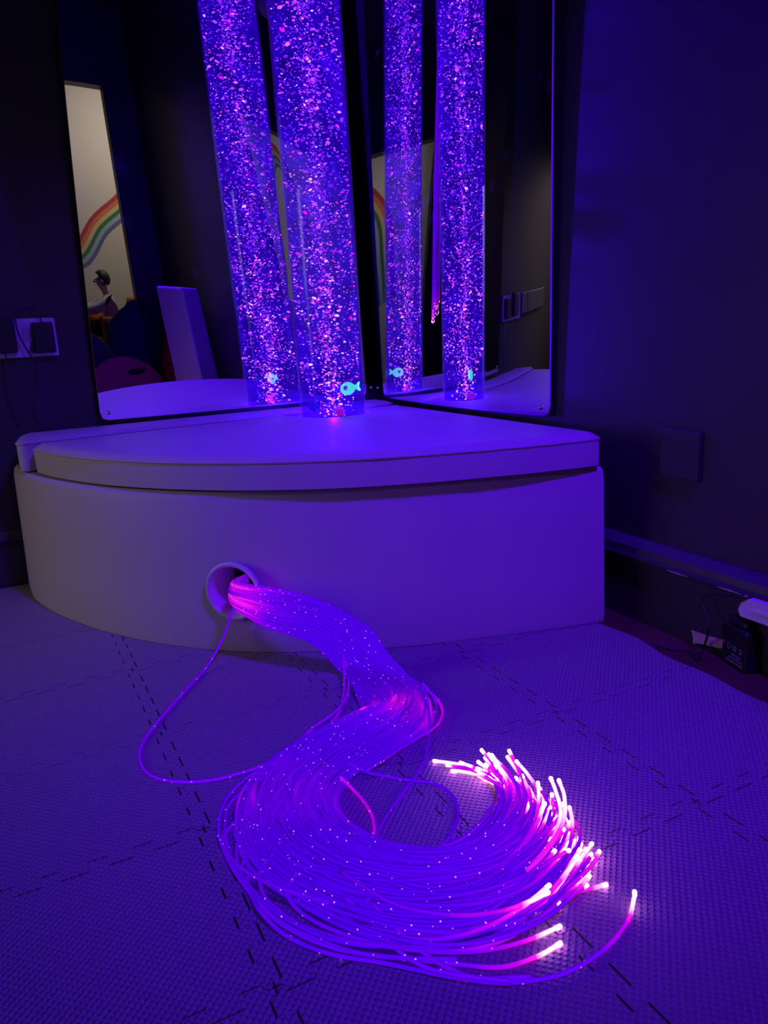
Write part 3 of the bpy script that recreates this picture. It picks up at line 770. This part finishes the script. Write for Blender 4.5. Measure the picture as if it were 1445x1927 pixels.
def plug_adapter(x0,x1,z0,z1,dep,label,cable,tab):
    root=thing('socket_adapter',label,'power adapter',((x0+x1)/2,YP-.01,(z0+z1)/2))
    bm=bmesh.new(); add_box(bm,((x0+x1)/2,YP-.0098-dep/2,(z0+z1)/2),(x1-x0,dep,z1-z0),.005); under(from_bm('housing',bm,M['black']),root)
    if tab: 
        bm=bmesh.new(); add_box(bm,(x0-.003,YP-.0098-dep*.4,z0+.018),(.008,dep*.7,.026),.002); under(from_bm('release_tab',bm,M['black']),root)
    tube('cable',catmull(cable[0],8),.0021,M['cable'],root); 
    if len(cable)>1: 
        tube('cable',catmull(cable[1],8),.0013,M['cable'],root)
    return root
y=YP-.03
plug_adapter(-1.079,-1.023,.679,.764,.030,'black plug-in power adapter in the right-hand outlet of the white wall socket',
  [[(-1.050,y,.764),(-1.052,y,.775),(-1.054,y,.790),(-1.062,y+.008,.801),(-1.080,y+.01,.804),(-1.1,y+.01,.802),(-1.113,y+.002,.785),(-1.117,y-.004,.76),(-1.114,y-.006,.735),(-1.105,y-.006,.705),(-1.095,y-.004,.680),(-1.087,y,.660),(-1.082,y+.008,.635),(-1.087,y+.014,.600),(-1.098,y+.018,.560),(-1.103,y+.02,.530),(-1.10,y+.02,.48)]],True)
plug_adapter(-1.190,-1.122,.684,.780,.036,'black plug-in power adapter in the middle outlet of the white wall socket',
  [[(-1.155,y,.684),(-1.157,y,.660),(-1.165,y+.01,.60),(-1.163,y+.015,.54),(-1.15,y+.018,.48)]],True)
tr=thing('wall_mount_trunking','dark grey cable trunking box beside the white wall socket, seen only in the right mirror','trunking',(-1.6,YP,.67))
for x0,x1 in ((-1.41,-1.285),(-1.9,-1.42)):
    box('trunking_cover',(x0,YP-.03,.682),(x1,YP,.776),M['conduit'],tr,.004)
# ------------------------------------------------------------------ blank plate on the right wall
bp=thing('blank_socket_plate','painted-over blank wall plate on the dark right wall above the skirting','wall plate',(XW,-1.27,.40))
bm=bmesh.new(); add_box(bm,(XW-.0065,-1.272,.406),(.012,.104,.104),.003); under(from_bm('cover',bm,M['wall']),bp)
for dy in (-.034,.034):
    bm=bmesh.new(); add_lathe(bm,[(.0003,.0008),(.0035,.0006),(.004,0)],12); bmesh.ops.rotate(bm,cent=(0,0,0),matrix=Vector((-1,0,0)).to_track_quat('Z','Y').to_matrix(),verts=bm.verts)
    bmesh.ops.translate(bm,vec=(XW-.0126,-1.272+dy,.406),verts=bm.verts); under(from_bm('screw',bm,M['wall']),bp)
# ------------------------------------------------------------------ power supply at the foot of the right skirting
psc=Vector(at_z(1402,1271,0.0)); psl=Vector(at_z(1355,1241,0.0))
ax=(psl-psc); w=ax.length; ax.normalize(); bx_=Vector((-ax.y,ax.x,0)); 
if bx_.x<0: bx_=-bx_
ztop=.0
for _ in range(1):
    pass
hgt=.5*(at_y(1405,1192,psc.y)[2]+at_x(1405,1192,psc.x)[2])
hgt=min(.125,max(.08,hgt))
ps=thing('mains_adapter','black ribbed mains adapter on the floor by the right skirting, label upside down','mains adapter',tuple(psc))
dp=.042
rotp=Matrix((ax,bx_,Vector((0,0,1)))).transposed()
def psb(bm): 
    bmesh.ops.rotate(bm,cent=(0,0,0),matrix=rotp,verts=bm.verts); bmesh.ops.translate(bm,vec=psc,verts=bm.verts)
bm=bmesh.new(); add_box(bm,(w/2,dp/2,hgt/2),(w,dp,hgt-.002),.005)
for v in bm.verts:
    k=1-.10*max(0,(v.co.z-hgt*.82)/(hgt*.18)); v.co.x=w/2+(v.co.x-w/2)*k; v.co.y=dp/2+(v.co.y-dp/2)*k
psb(bm); under(from_bm('housing',bm,M['black'],None,False),ps)
for k in range(5):
    bm=bmesh.new(); add_box(bm,(w/2,dp/2,hgt*(.68+.055*k)),(w+.003,dp+.003,hgt*.022),.0008); psb(bm); under(from_bm('rib',bm,M['black']),ps)
bm=bmesh.new(); add_box(bm,(w/2,dp/2,hgt+.006),(w*.72,dp*.8,.016),.006); psb(bm); under(from_bm('top_cap',bm,M['black']),ps)
path=[psc+ax*(w*.35)+bx_*(dp*.5)+Vector((0,0,hgt+.012+.004*k)) for k in range(7)]
vs,fs=[],[]; 
for k in range(6): add_tube(vs,fs,[path[k],path[k]+Vector((0,0,.0022))],.0062,10)
add_tube(vs,fs,path,.0038,8); under(from_py('strain_relief',vs,fs,M['black']),ps)
p0=path[-1]
cab=[p0,p0+Vector((.004,.0,.014)),Vector(at_x(1405,1126,XW-.05)),Vector(at_x(1370,1118,XW-.05)),Vector(at_x(1335,1118,XW-.045)),Vector(at_x(1322,1130,XW-.045)),Vector(at_x(1329,1155,XW-.05)),Vector(at_x(1333,1185,XW-.06)),Vector(at_z(1326,1212,.02)),Vector(at_z(1316,1235,.014)),Vector(at_z(1295,1224,.006)),Vector(at_z(1262,1221,.006)),Vector(at_z(1230,1214,.008))]
tube('cable',catmull(cab,8),.0022,M['cable'],ps)
# printed, upside-down label: words, marks
def text(name,body,size,cx_,cz_,parent,mat,off=.0004):
    cu=bpy.data.curves.new(name,'FONT'); cu.body=body; cu.size=size; cu.align_x='CENTER'; cu.align_y='CENTER'; cu.extrude=.00015; cu.resolution_u=3
    o=bpy.data.objects.new(name,cu); COL.objects.link(o); cu.materials.append(mat)
    # face normal is -bx_; reading direction runs from psl to psc when upright, here turned upside down
    X=ax; Z=-Vector((0,0,1)); N=X.cross(Z)
    m=Matrix((X,Z,N)).transposed().to_4x4(); 
    pos=psc+ax*cx_-bx_*off+Vector((0,0,cz_)); m.translation=pos
    bpy.context.view_layer.update(); me=bpy.data.meshes.new_from_object(o.evaluated_get(bpy.context.evaluated_depsgraph_get())); bpy.data.objects.remove(o,do_unlink=True); o=link(name,me,mat)
    root=parent; o.matrix_world=m; o.parent=root; o.matrix_parent_inverse=Matrix.Translation(root.location).inverted(); return o
text('printed_label','POWER ADAPTER',.0062,w*.45,hgt*.13,ps,M['label'])
for k,ln in enumerate(('MODEL  INPUT 230V~50Hz','OUTPUT 12V  DC','MADE IN CHINA')): text('printed_label',ln,.0036,w*.40,hgt*(.21+.055*k),ps,M['label'])
text('printed_label','UK\nCA',.0068,w*.22,hgt*.47,ps,M['label'])
def frame(name,pts,cx_,cz_,parent,mat,th=.0007):
    vs,fs=[],[]; path=[psc+ax*(cx_+x)-bx_*.0003+Vector((0,0,cz_+z)) for x,z in pts]; path.append(path[0]); add_tube(vs,fs,path,th*.6,4,False); return under(from_py(name,vs,fs,mat),parent)
s=.005
frame('printed_mark',[(-s,-s),(s,-s),(s,s),(-s,s)],w*.46,hgt*.47,ps,M['label']); frame('printed_mark',[(-s*.5,-s*.5),(s*.5,-s*.5),(s*.5,s*.5),(-s*.5,s*.5)],w*.46,hgt*.47,ps,M['label'])
frame('printed_mark',[(-s,s),(s,s),(s,-s*.3),(0,-s*1.3),(-s,-s*.3)],w*.68,hgt*.47,ps,M['label'])
text('printed_label','X',.007,w*.87,hgt*.52,ps,M['label'])
# white extension lead behind it
el=thing('extension_lead','white extension lead block with a chamfered end, lying behind the mains adapter','extension lead',(XW-.04,-1.6,.1))
a=Vector(at_x(1389,1136,XW-.05)); 
bm=bmesh.new(); 
zz0,zz1=a.z-.024,a.z+.016; L0=a.y; 
pr=[(0,zz0+.012),(-.006,zz0),(-.40,zz0),(-.40,zz1),(-.022,zz1),(-.006,zz1-.012)]
hprism('block',[(L0+p,q) for p,q in pr],'x',XW-.0352,XW-.050,M['white'],el)
box('ridge',(XW-.0515,L0-.40,(zz0+zz1)/2-.002),(XW-.0498,L0-.03,(zz0+zz1)/2+.002),M['white'],el)
wl=at_z(1437,1266,.0)
# small scrap of white tape on the floor
# ------------------------------------------------------------------ things behind the camera, seen in the mirrors
def along(u,v,y=None,x=None):
    return None
# white foam wedge leaning by the right wall
bo=thing('foam_slab','white padded foam slab leaning beside the dark wall, seen in the left mirror','foam slab',(-.085,-2.03,0))
bm=bmesh.new(); add_box(bm,(0,0,.425),(.15,.24,.85),.012)
for v in bm.verts: v.co.x-=.05*(v.co.z/.8)
bmesh.ops.rotate(bm,cent=(0,0,0),matrix=Matrix.Rotation(R(-28),3,'Z'),verts=bm.verts); from_bm('cushion',bm,M['foam'],bo)
bm=bmesh.new(); add_box(bm,(.103,-.02,.36),(.05,.18,.72),.010)
for v in bm.verts: v.co.x-=.05*(v.co.z/.8)
bmesh.ops.rotate(bm,cent=(0,0,0),matrix=Matrix.Rotation(R(-28),3,'Z'),verts=bm.verts); from_bm('backing_cushion',bm,M['foam'],bo)
# red and blue play blocks
rb=thing('play_house','red toy house block with a gable and pale wooden frame, in the left mirror','toy house',(-.06,-2.55,0))
hprism('house_body',[(-.16,0),(-.03,0),(-.03,.38),(-.095,.54),(-.16,.38)],'y',-2.72,-2.62,M['red'],rb)
hprism('gable',[(-.135,.395),(-.055,.395),(-.095,.49)],'y',-2.62,-2.615,M['pink'],rb)
vs,fs=[],[]; add_tube(vs,fs,[Vector((-.155,-2.605,.37)),Vector((-.05,-2.605,.345)),Vector((.0,-2.605,.02))],.008,6); under(from_py('wooden_frame',vs,fs,M['wood']),rb)
tag(hprism('foam_block',[(-.02,0),(.06,0),(.06,.46),(-.02,.53)],'y',-2.74,-2.62,M['blue']),'blue foam block standing beside the red toy house, seen in the left mirror','foam block')
# bean bags
def blob(name,c,s,label,seed,mat):
    bm=bmesh.new(); bmesh.ops.create_icosphere(bm,subdivisions=4,radius=1.)
    for v in bm.verts:
        d=1+.13*noise.noise(v.co*1.4+Vector((seed,0,0)))+.03*noise.noise(v.co*5+Vector((seed,3,0)))
        v.co=v.co*d
        if v.co.z<-.55: v.co.z=-.55-(v.co.z+.55)*-.15
    bmesh.ops.scale(bm,vec=s,verts=bm.verts)
    zmin=min(v.co.z for v in bm.verts); bmesh.ops.translate(bm,vec=(c[0],c[1],-zmin),verts=bm.verts)
    return tag(from_bm(name,bm,mat,None,True),label,'bean bag')
blob('bean_bag',(-.24,-3.02,0),(.24,.14,.46),'dark navy bean bag slumped by the doorway, seen in the left mirror',3,M['navy'])
blob('bean_bag',(-.64,-2.83,0),(.24,.14,.34),'grey-blue bean bag behind the red rocker seat, seen in the left mirror',8,pbr('slate_fabric',(.09,.10,.16),.85,.2,nscale=22,nstr=.5))
# red rocker seat with hand slot
rk=thing('rocker_seat','red plastic rocker seat with an oval hand slot, seen low in the left mirror','rocker seat',(-.43,-2.53,.022))
def half_disc(n=28,w=.27,h=.33,slot=True):
    bm=bmesh.new(); pts=[(w*math.cos(math.pi*k/n),h*math.sin(math.pi*k/n)) for k in range(n+1)]
    return pts
ho=[(.29*math.cos(math.pi*k/28),.08+.33*math.sin(math.pi*k/28)) for k in range(29)]+[(-.29,0),(.29,0)]
sl=[(-.075+.06*math.cos(2*math.pi*k/16)*(1.),.315+.020*math.sin(2*math.pi*k/16)) for k in range(16)]
bm=bmesh.new()
ov=[bm.verts.new((x,0,z)) for x,z in ho]; sv=[bm.verts.new((x,0,z-.1*(x+.075))) for x,z in sl]
oe=[bm.edges.new((ov[i],ov[(i+1)%len(ov)])) for i in range(len(ov))]; se=[bm.edges.new((sv[i],sv[(i+1)%16])) for i in range(16)]
bmesh.ops.triangle_fill(bm,use_beauty=True,use_dissolve=False,edges=oe+se)
ex=bmesh.ops.extrude_face_region(bm,geom=bm.faces[:]); bmesh.ops.translate(bm,vec=(0,-.022,0),verts=[v for v in ex['geom'] if isinstance(v,bmesh.types.BMVert)])
for v in bm.verts: v.co.x=-v.co.x
bmesh.ops.rotate(bm,cent=(0,0,0),matrix=Matrix.Rotation(R(14),3,'X'),verts=bm.verts)
from_bm('back_panel',bm,M['red'],rk)
bm=bmesh.new(); add_box(bm,(0,.17,.10),(.50,.30,.025),.01); add_box(bm,(-.24,.17,.06),(.025,.30,.12),.008); add_box(bm,(.24,.17,.06),(.025,.30,.12),.008)
from_bm('seat',bm,M['pink'],rk)
# hanging fibre curtain to the left of the camera
hc=thing('fibre_optic_curtain','hanging bunch of violet fibre-optic strands with sparkling ends, seen in the right mirror','fibre optics',(-1.42,-2.10,H))
cvs,cfs,cat_=[],[],[]; tv,tf=[],[]
bm=bmesh.new(); add_lathe(bm,[(.0005,0),(.07,0),(.07,-.03),(.0005,-.03)],24); from_bm('ceiling_ring',bm,M['black'],hc)
for k in range(34):
    a0=random.uniform(0,6.28); r0=.06*math.sqrt(random.random()); x,yv=r0*math.cos(a0),r0*math.sin(a0); z1=.72+random.uniform(-.05,.10)
    p=[Vector((-1.42-.33*t+x*(.8+.35*t)+.012*noise.noise(Vector((k*3.,t*3,0))),-2.10+yv*(.8+.35*t)+.012*noise.noise(Vector((k*3.,t*3,9))),H-.03-(H-.03-z1)*t)) for t in [i/16 for i in range(17)]]
    vs,fs,at=build_strand(p,[.12+.7*max(0,(i/16-.9)*8) for i in range(17)],True,.0030)
    o=from_py('strand',vs,fs,M['strand'],None,True); a=o.data.attributes.new('glow','FLOAT','POINT'); a.data.foreach_set('value',[min(1,q) for q in at]); under(o,hc)
    t0,t1=tip_geo(p,.0034); tp=from_py('strand_tip',t0,t1,BUB[2],None,True); tp.parent=o
# ceiling lamp dome, just grazing the top of the picture in the mirror
dl=thing('ceiling_dome','pale round ceiling fitting reflected at the top of the left mirror','ceiling light',(-.86,-2.10,H))
bm=bmesh.new(); add_lathe(bm,[(.13,0),(.13,-.025),(.11,-.05),(.06,-.065),(.0005,-.07)],32); from_bm('dome',bm,M['white'],dl,True)
# ---- lobby beyond the door: mural, sofa, person
def ribbon():
    ctrl=[(-2.25,.98),(-2.12,1.35),(-1.92,1.85),(-1.5,2.15),(-1.05,1.85),(-.65,1.15),(-.30,.92),(-.02,1.20),(.24,1.38),(.6,1.65),(1.1,1.8)]
    pts=catmull([Vector((x,0,z+.13)) for x,z in ctrl],10); return pts
RB=[('red',(.55,.05,.08)),('orange',(.72,.22,.10)),('yellow',(.75,.55,.25)),('green',(.06,.22,.10)),('light_blue',(.36,.50,.58)),('indigo',(.16,.17,.38))]
mu=thing('wall_art_rainbow','wavy painted rainbow on the pale wall beyond the doorway, seen in mirrors','mural',(-.6,-5.199,1.42))
rp=ribbon(); W6=.20
for k,(nm,c) in enumerate(RB):
    vs=[];fs=[]; o0=W6*(.5-k/6); o1=W6*(.5-(k+1)/6)
    for i,p in enumerate(rp):
        t=(rp[min(i+1,len(rp)-1)]-rp[max(i-1,0)]).normalized(); nn=Vector((-t.z,0,t.x))
        for off in (o0,o1):
            q=p+nn*off; vs.append((q.x,-5.1985,q.z))
        for off in (o0,o1):
            q=p+nn*off; vs.append((q.x,-5.1999,q.z))
    for i in range(len(rp)-1):
        a=i*4; fs+=[(a,a+1,a+5,a+4),(a,a+4,a+6,a+2),(a+1,a+3,a+7,a+5)]
    under(from_py('painted_stripe',vs,fs,pbr('mural_'+nm,c,.8)),mu)
so=thing('sofa','low rust-orange sofa in the lobby with a person on it, seen in the left mirror','sofa',(-.35,-4.35,0))
box('seat_cushion',(-.42,-4.60,.06),(-.02,-4.02,.385),M['orange'],so,.04)
box('arm',(-.34,-4.00,.03),(.12,-3.88,.60),M['orange'],so,.04)
box('arm',(-.34,-4.74,.03),(.12,-4.62,.60),M['orange'],so,.04)
box('back',(.0,-4.60,.03),(.14,-4.02,.74),M['orange'],so,.04)
# person sitting sideways, facing -x, arms stretched forward
pe=thing('person','person in a white sweater sitting on the orange sofa, arms stretched forward','person',(-.175,-4.30,.432))
def skin_mesh(name,verts,edges,radii,mat,parent,sub=2):
    me=bpy.data.meshes.new(name); me.from_pydata(verts,edges,[]); me.update()
    o=bpy.data.objects.new(name,me); COL.objects.link(o)
    s=o.modifiers.new('skin','SKIN'); s.use_smooth_shade=True
    for i,r in enumerate(radii):
        d=me.skin_vertices[0].data[i]; d.radius=(r,r) if isinstance(r,(int,float)) else r; d.use_root=(i==0)
    u=o.modifiers.new('sub','SUBSURF'); u.levels=sub; u.render_levels=sub
    bpy.context.view_layer.update(); dg=bpy.context.evaluated_depsgraph_get(); m2=bpy.data.meshes.new_from_object(o.evaluated_get(dg))
    o.modifiers.clear(); o.data=m2; m2.materials.clear(); m2.materials.append(mat)
    for p in m2.polygons: p.use_smooth=True
    o.parent=parent; return o
# local coords, root at hip on the seat; facing -x
BV=[(0,0,.07),(-.02,0,.17),(-.02,0,.26),(-.03,0,.325),(-.045,0,.365),(-.065,0,.42),(-.062,0,.462)]
BE=[(0,1),(1,2),(2,3),(3,4),(4,5),(5,6)]; BR=[.075,.070,.078,.030,.028,.052,.045]
for s in (-1,1):
    b=len(BV); BV+=[(-.03,s*.09,.285),(-.15,s*.11,.215),(-.29,s*.07,.20),(-.335,s*.06,.20)]; BE+=[(2,b),(b,b+1),(b+1,b+2),(b+2,b+3)]; BR+=[.036,.03,.022,.019]
    for k in range(4):
        q=len(BV); BV+=[(-.372,s*.06+.011*(k-1.5),.203-.004*k),(-.395,s*.06+.012*(k-1.5),.196-.004*k)]; BE+=[(b+3,q),(q,q+1)]; BR+=[.006,.0055]
    q=len(BV); BV+=[(-.345,s*.035,.205),(-.368,s*.03,.20)]; BE+=[(b+3,q),(q,q+1)]; BR+=[.007,.006]
    q=len(BV); BV+=[(-.10,s*.07,.06),(-.33,s*.085,.07),(-.36,s*.085,-.14),(-.43,s*.085,-.165)]; BE+=[(0,q),(q,q+1),(q+1,q+2),(q+2,q+3)]; BR+=[.065,.045,.032,.025]
skin_mesh('body',BV,BE,BR,M['skin'],pe)
SV=[(0,0,.06),(-.02,0,.17),(-.025,0,.26),(-.03,0,.315)]; SE=[(0,1),(1,2),(2,3)]; SRD=[.090,.086,.092,.043]
for s in (-1,1):
    b=len(SV); SV+=[(-.03,s*.095,.285),(-.15,s*.11,.215),(-.30,s*.07,.20)]; SE+=[(2,b),(b,b+1),(b+1,b+2)]; SRD+=[.052,.047,.034]
skin_mesh('sweater',SV,SE,SRD,M['sweater'],pe)
TV=[(0,0,.055)]; TE=[]; TRD=[.092]
for s in (-1,1):
    q=len(TV); TV+=[(-.10,s*.07,.06),(-.33,s*.085,.07),(-.36,s*.085,-.10)]; TE+=[(0,q),(q,q+1),(q+1,q+2)]; TRD+=[.074,.055,.042]
skin_mesh('trousers',TV,TE,TRD,M['trouser'],pe)
bm=bmesh.new(); bmesh.ops.create_uvsphere(bm,u_segments=20,v_segments=14,radius=1)
for v in list(bm.verts):
    if v.co.x<-.42 and v.co.z<.55: v.co.x=-.42
    if v.co.z<-.75: v.co.z=-.75
bmesh.ops.scale(bm,vec=(.070,.060,.068),verts=bm.verts); bmesh.ops.translate(bm,vec=(-.045,0,.448),verts=bm.verts)
from_bm('hair',bm,M['hair'],pe,True)
bm=bmesh.new(); bmesh.ops.create_uvsphere(bm,u_segments=10,v_segments=8,radius=1); bmesh.ops.scale(bm,vec=(.011,.008,.011),verts=bm.verts); bmesh.ops.translate(bm,vec=(-.118,0,.423),verts=bm.verts); from_bm('nose',bm,M['skin'],pe,True)
for s in (-1,1):
    bm=bmesh.new(); bmesh.ops.create_uvsphere(bm,u_segments=8,v_segments=6,radius=.005); bmesh.ops.translate(bm,vec=(-.108,s*.02,.438),verts=bm.verts); from_bm('eye',bm,M['black'],pe,True)
    bm=bmesh.new(); bmesh.ops.create_uvsphere(bm,u_segments=10,v_segments=8,radius=1); bmesh.ops.scale(bm,vec=(.011,.006,.016),verts=bm.verts); bmesh.ops.translate(bm,vec=(-.062,s*.058,.425),verts=bm.verts); from_bm('ear',bm,M['skin'],pe,True)
bm=bmesh.new(); bmesh.ops.create_uvsphere(bm,u_segments=10,v_segments=8,radius=1); bmesh.ops.scale(bm,vec=(.005,.013,.004),verts=bm.verts); bmesh.ops.translate(bm,vec=(-.110,0,.398),verts=bm.verts); from_bm('mouth',bm,M['pink'],pe,True)
# ------------------------------------------------------------------ lights
def area(name,loc,target,size,power,col,sizey=None,spread=None):
    l=bpy.data.lights.new(name,'AREA'); l.energy=power; l.color=col; l.size=size
    if sizey: l.shape='RECTANGLE'; l.size_y=sizey
    if spread: l.spread=spread
    o=bpy.data.objects.new(name,l); COL.objects.link(o); o.location=loc
    o.rotation_euler=(Vector(target)-Vector(loc)).to_track_quat('-Z','Y').to_euler(); return o
def point(name,loc,power,col,r):
    l=bpy.data.lights.new(name,'POINT'); l.energy=power; l.color=col; l.shadow_soft_size=r
    o=bpy.data.objects.new(name,l); COL.objects.link(o); o.location=loc; return o
VIO=(.10,.0,1.)
l=bpy.data.lights.new('violet_flood','SPOT'); l.energy=LV; l.color=VIO; l.spot_size=R(65); l.spot_blend=1.; l.shadow_soft_size=.14
o=bpy.data.objects.new('violet_flood',l); COL.objects.link(o); o.location=(-.42,-2.45,2.46); o.rotation_euler=(Vector((-.48,-.96,.22))-o.location).to_track_quat('-Z','Y').to_euler()
for k in range(8):
    z=.48+.235*k; t=(z-ZT0)/1.6
    point('tube_lamp',(TUBE.x+lean.x*t,TUBE.y+lean.y*t,z),LT,(.06,0,1.),.002)
area('left_side_light',(-3.05,-.32,.85),(-1.15,-.48,.18),.5,LD,(1.,.78,.80),1.3,R(60))  # light from the left, shining through the added, unseen side doorway
area('lobby_light',(-2.2,-4.4,2.42),(-2.3,-5.2,1.5),.6,LL*.28,(1.,.88,.76))  # fill added to brighten the left part of the lobby wall
area('lobby_light',(.35,-4.35,2.42),(.15,-5.2,1.2),.7,LL,(1.,.88,.76))
w=bpy.data.worlds.new('world'); SC.world=w; w.use_nodes=True
w.node_tree.nodes['Background'].inputs[0].default_value=(.0,.0,.0,1)
# ------------------------------------------------------------------ camera and render settings
cam=bpy.data.cameras.new('camera'); co_=bpy.data.objects.new('camera',cam); COL.objects.link(co_)
cam.sensor_fit='VERTICAL'; cam.sensor_height=36; cam.lens=FPX*36/1927; cam.clip_start=.02
m=Matrix((Vector(RT),Vector(UP),-Vector(FW))).transposed().to_4x4(); m.translation=Vector(CAM); co_.matrix_world=m
SC.camera=co_
vs_=SC.view_settings; vs_.view_transform='Standard'; vs_.look='None'; vs_.exposure=0; vs_.gamma=1; vs_.use_curve_mapping=False
c=SC.cycles; c.use_denoising=True; c.max_bounces=10; c.diffuse_bounces=3; c.glossy_bounces=6; c.transparent_max_bounces=48
c.sample_clamp_indirect=4.; c.caustics_reflective=False; c.caustics_refractive=False; c.use_light_tree=True
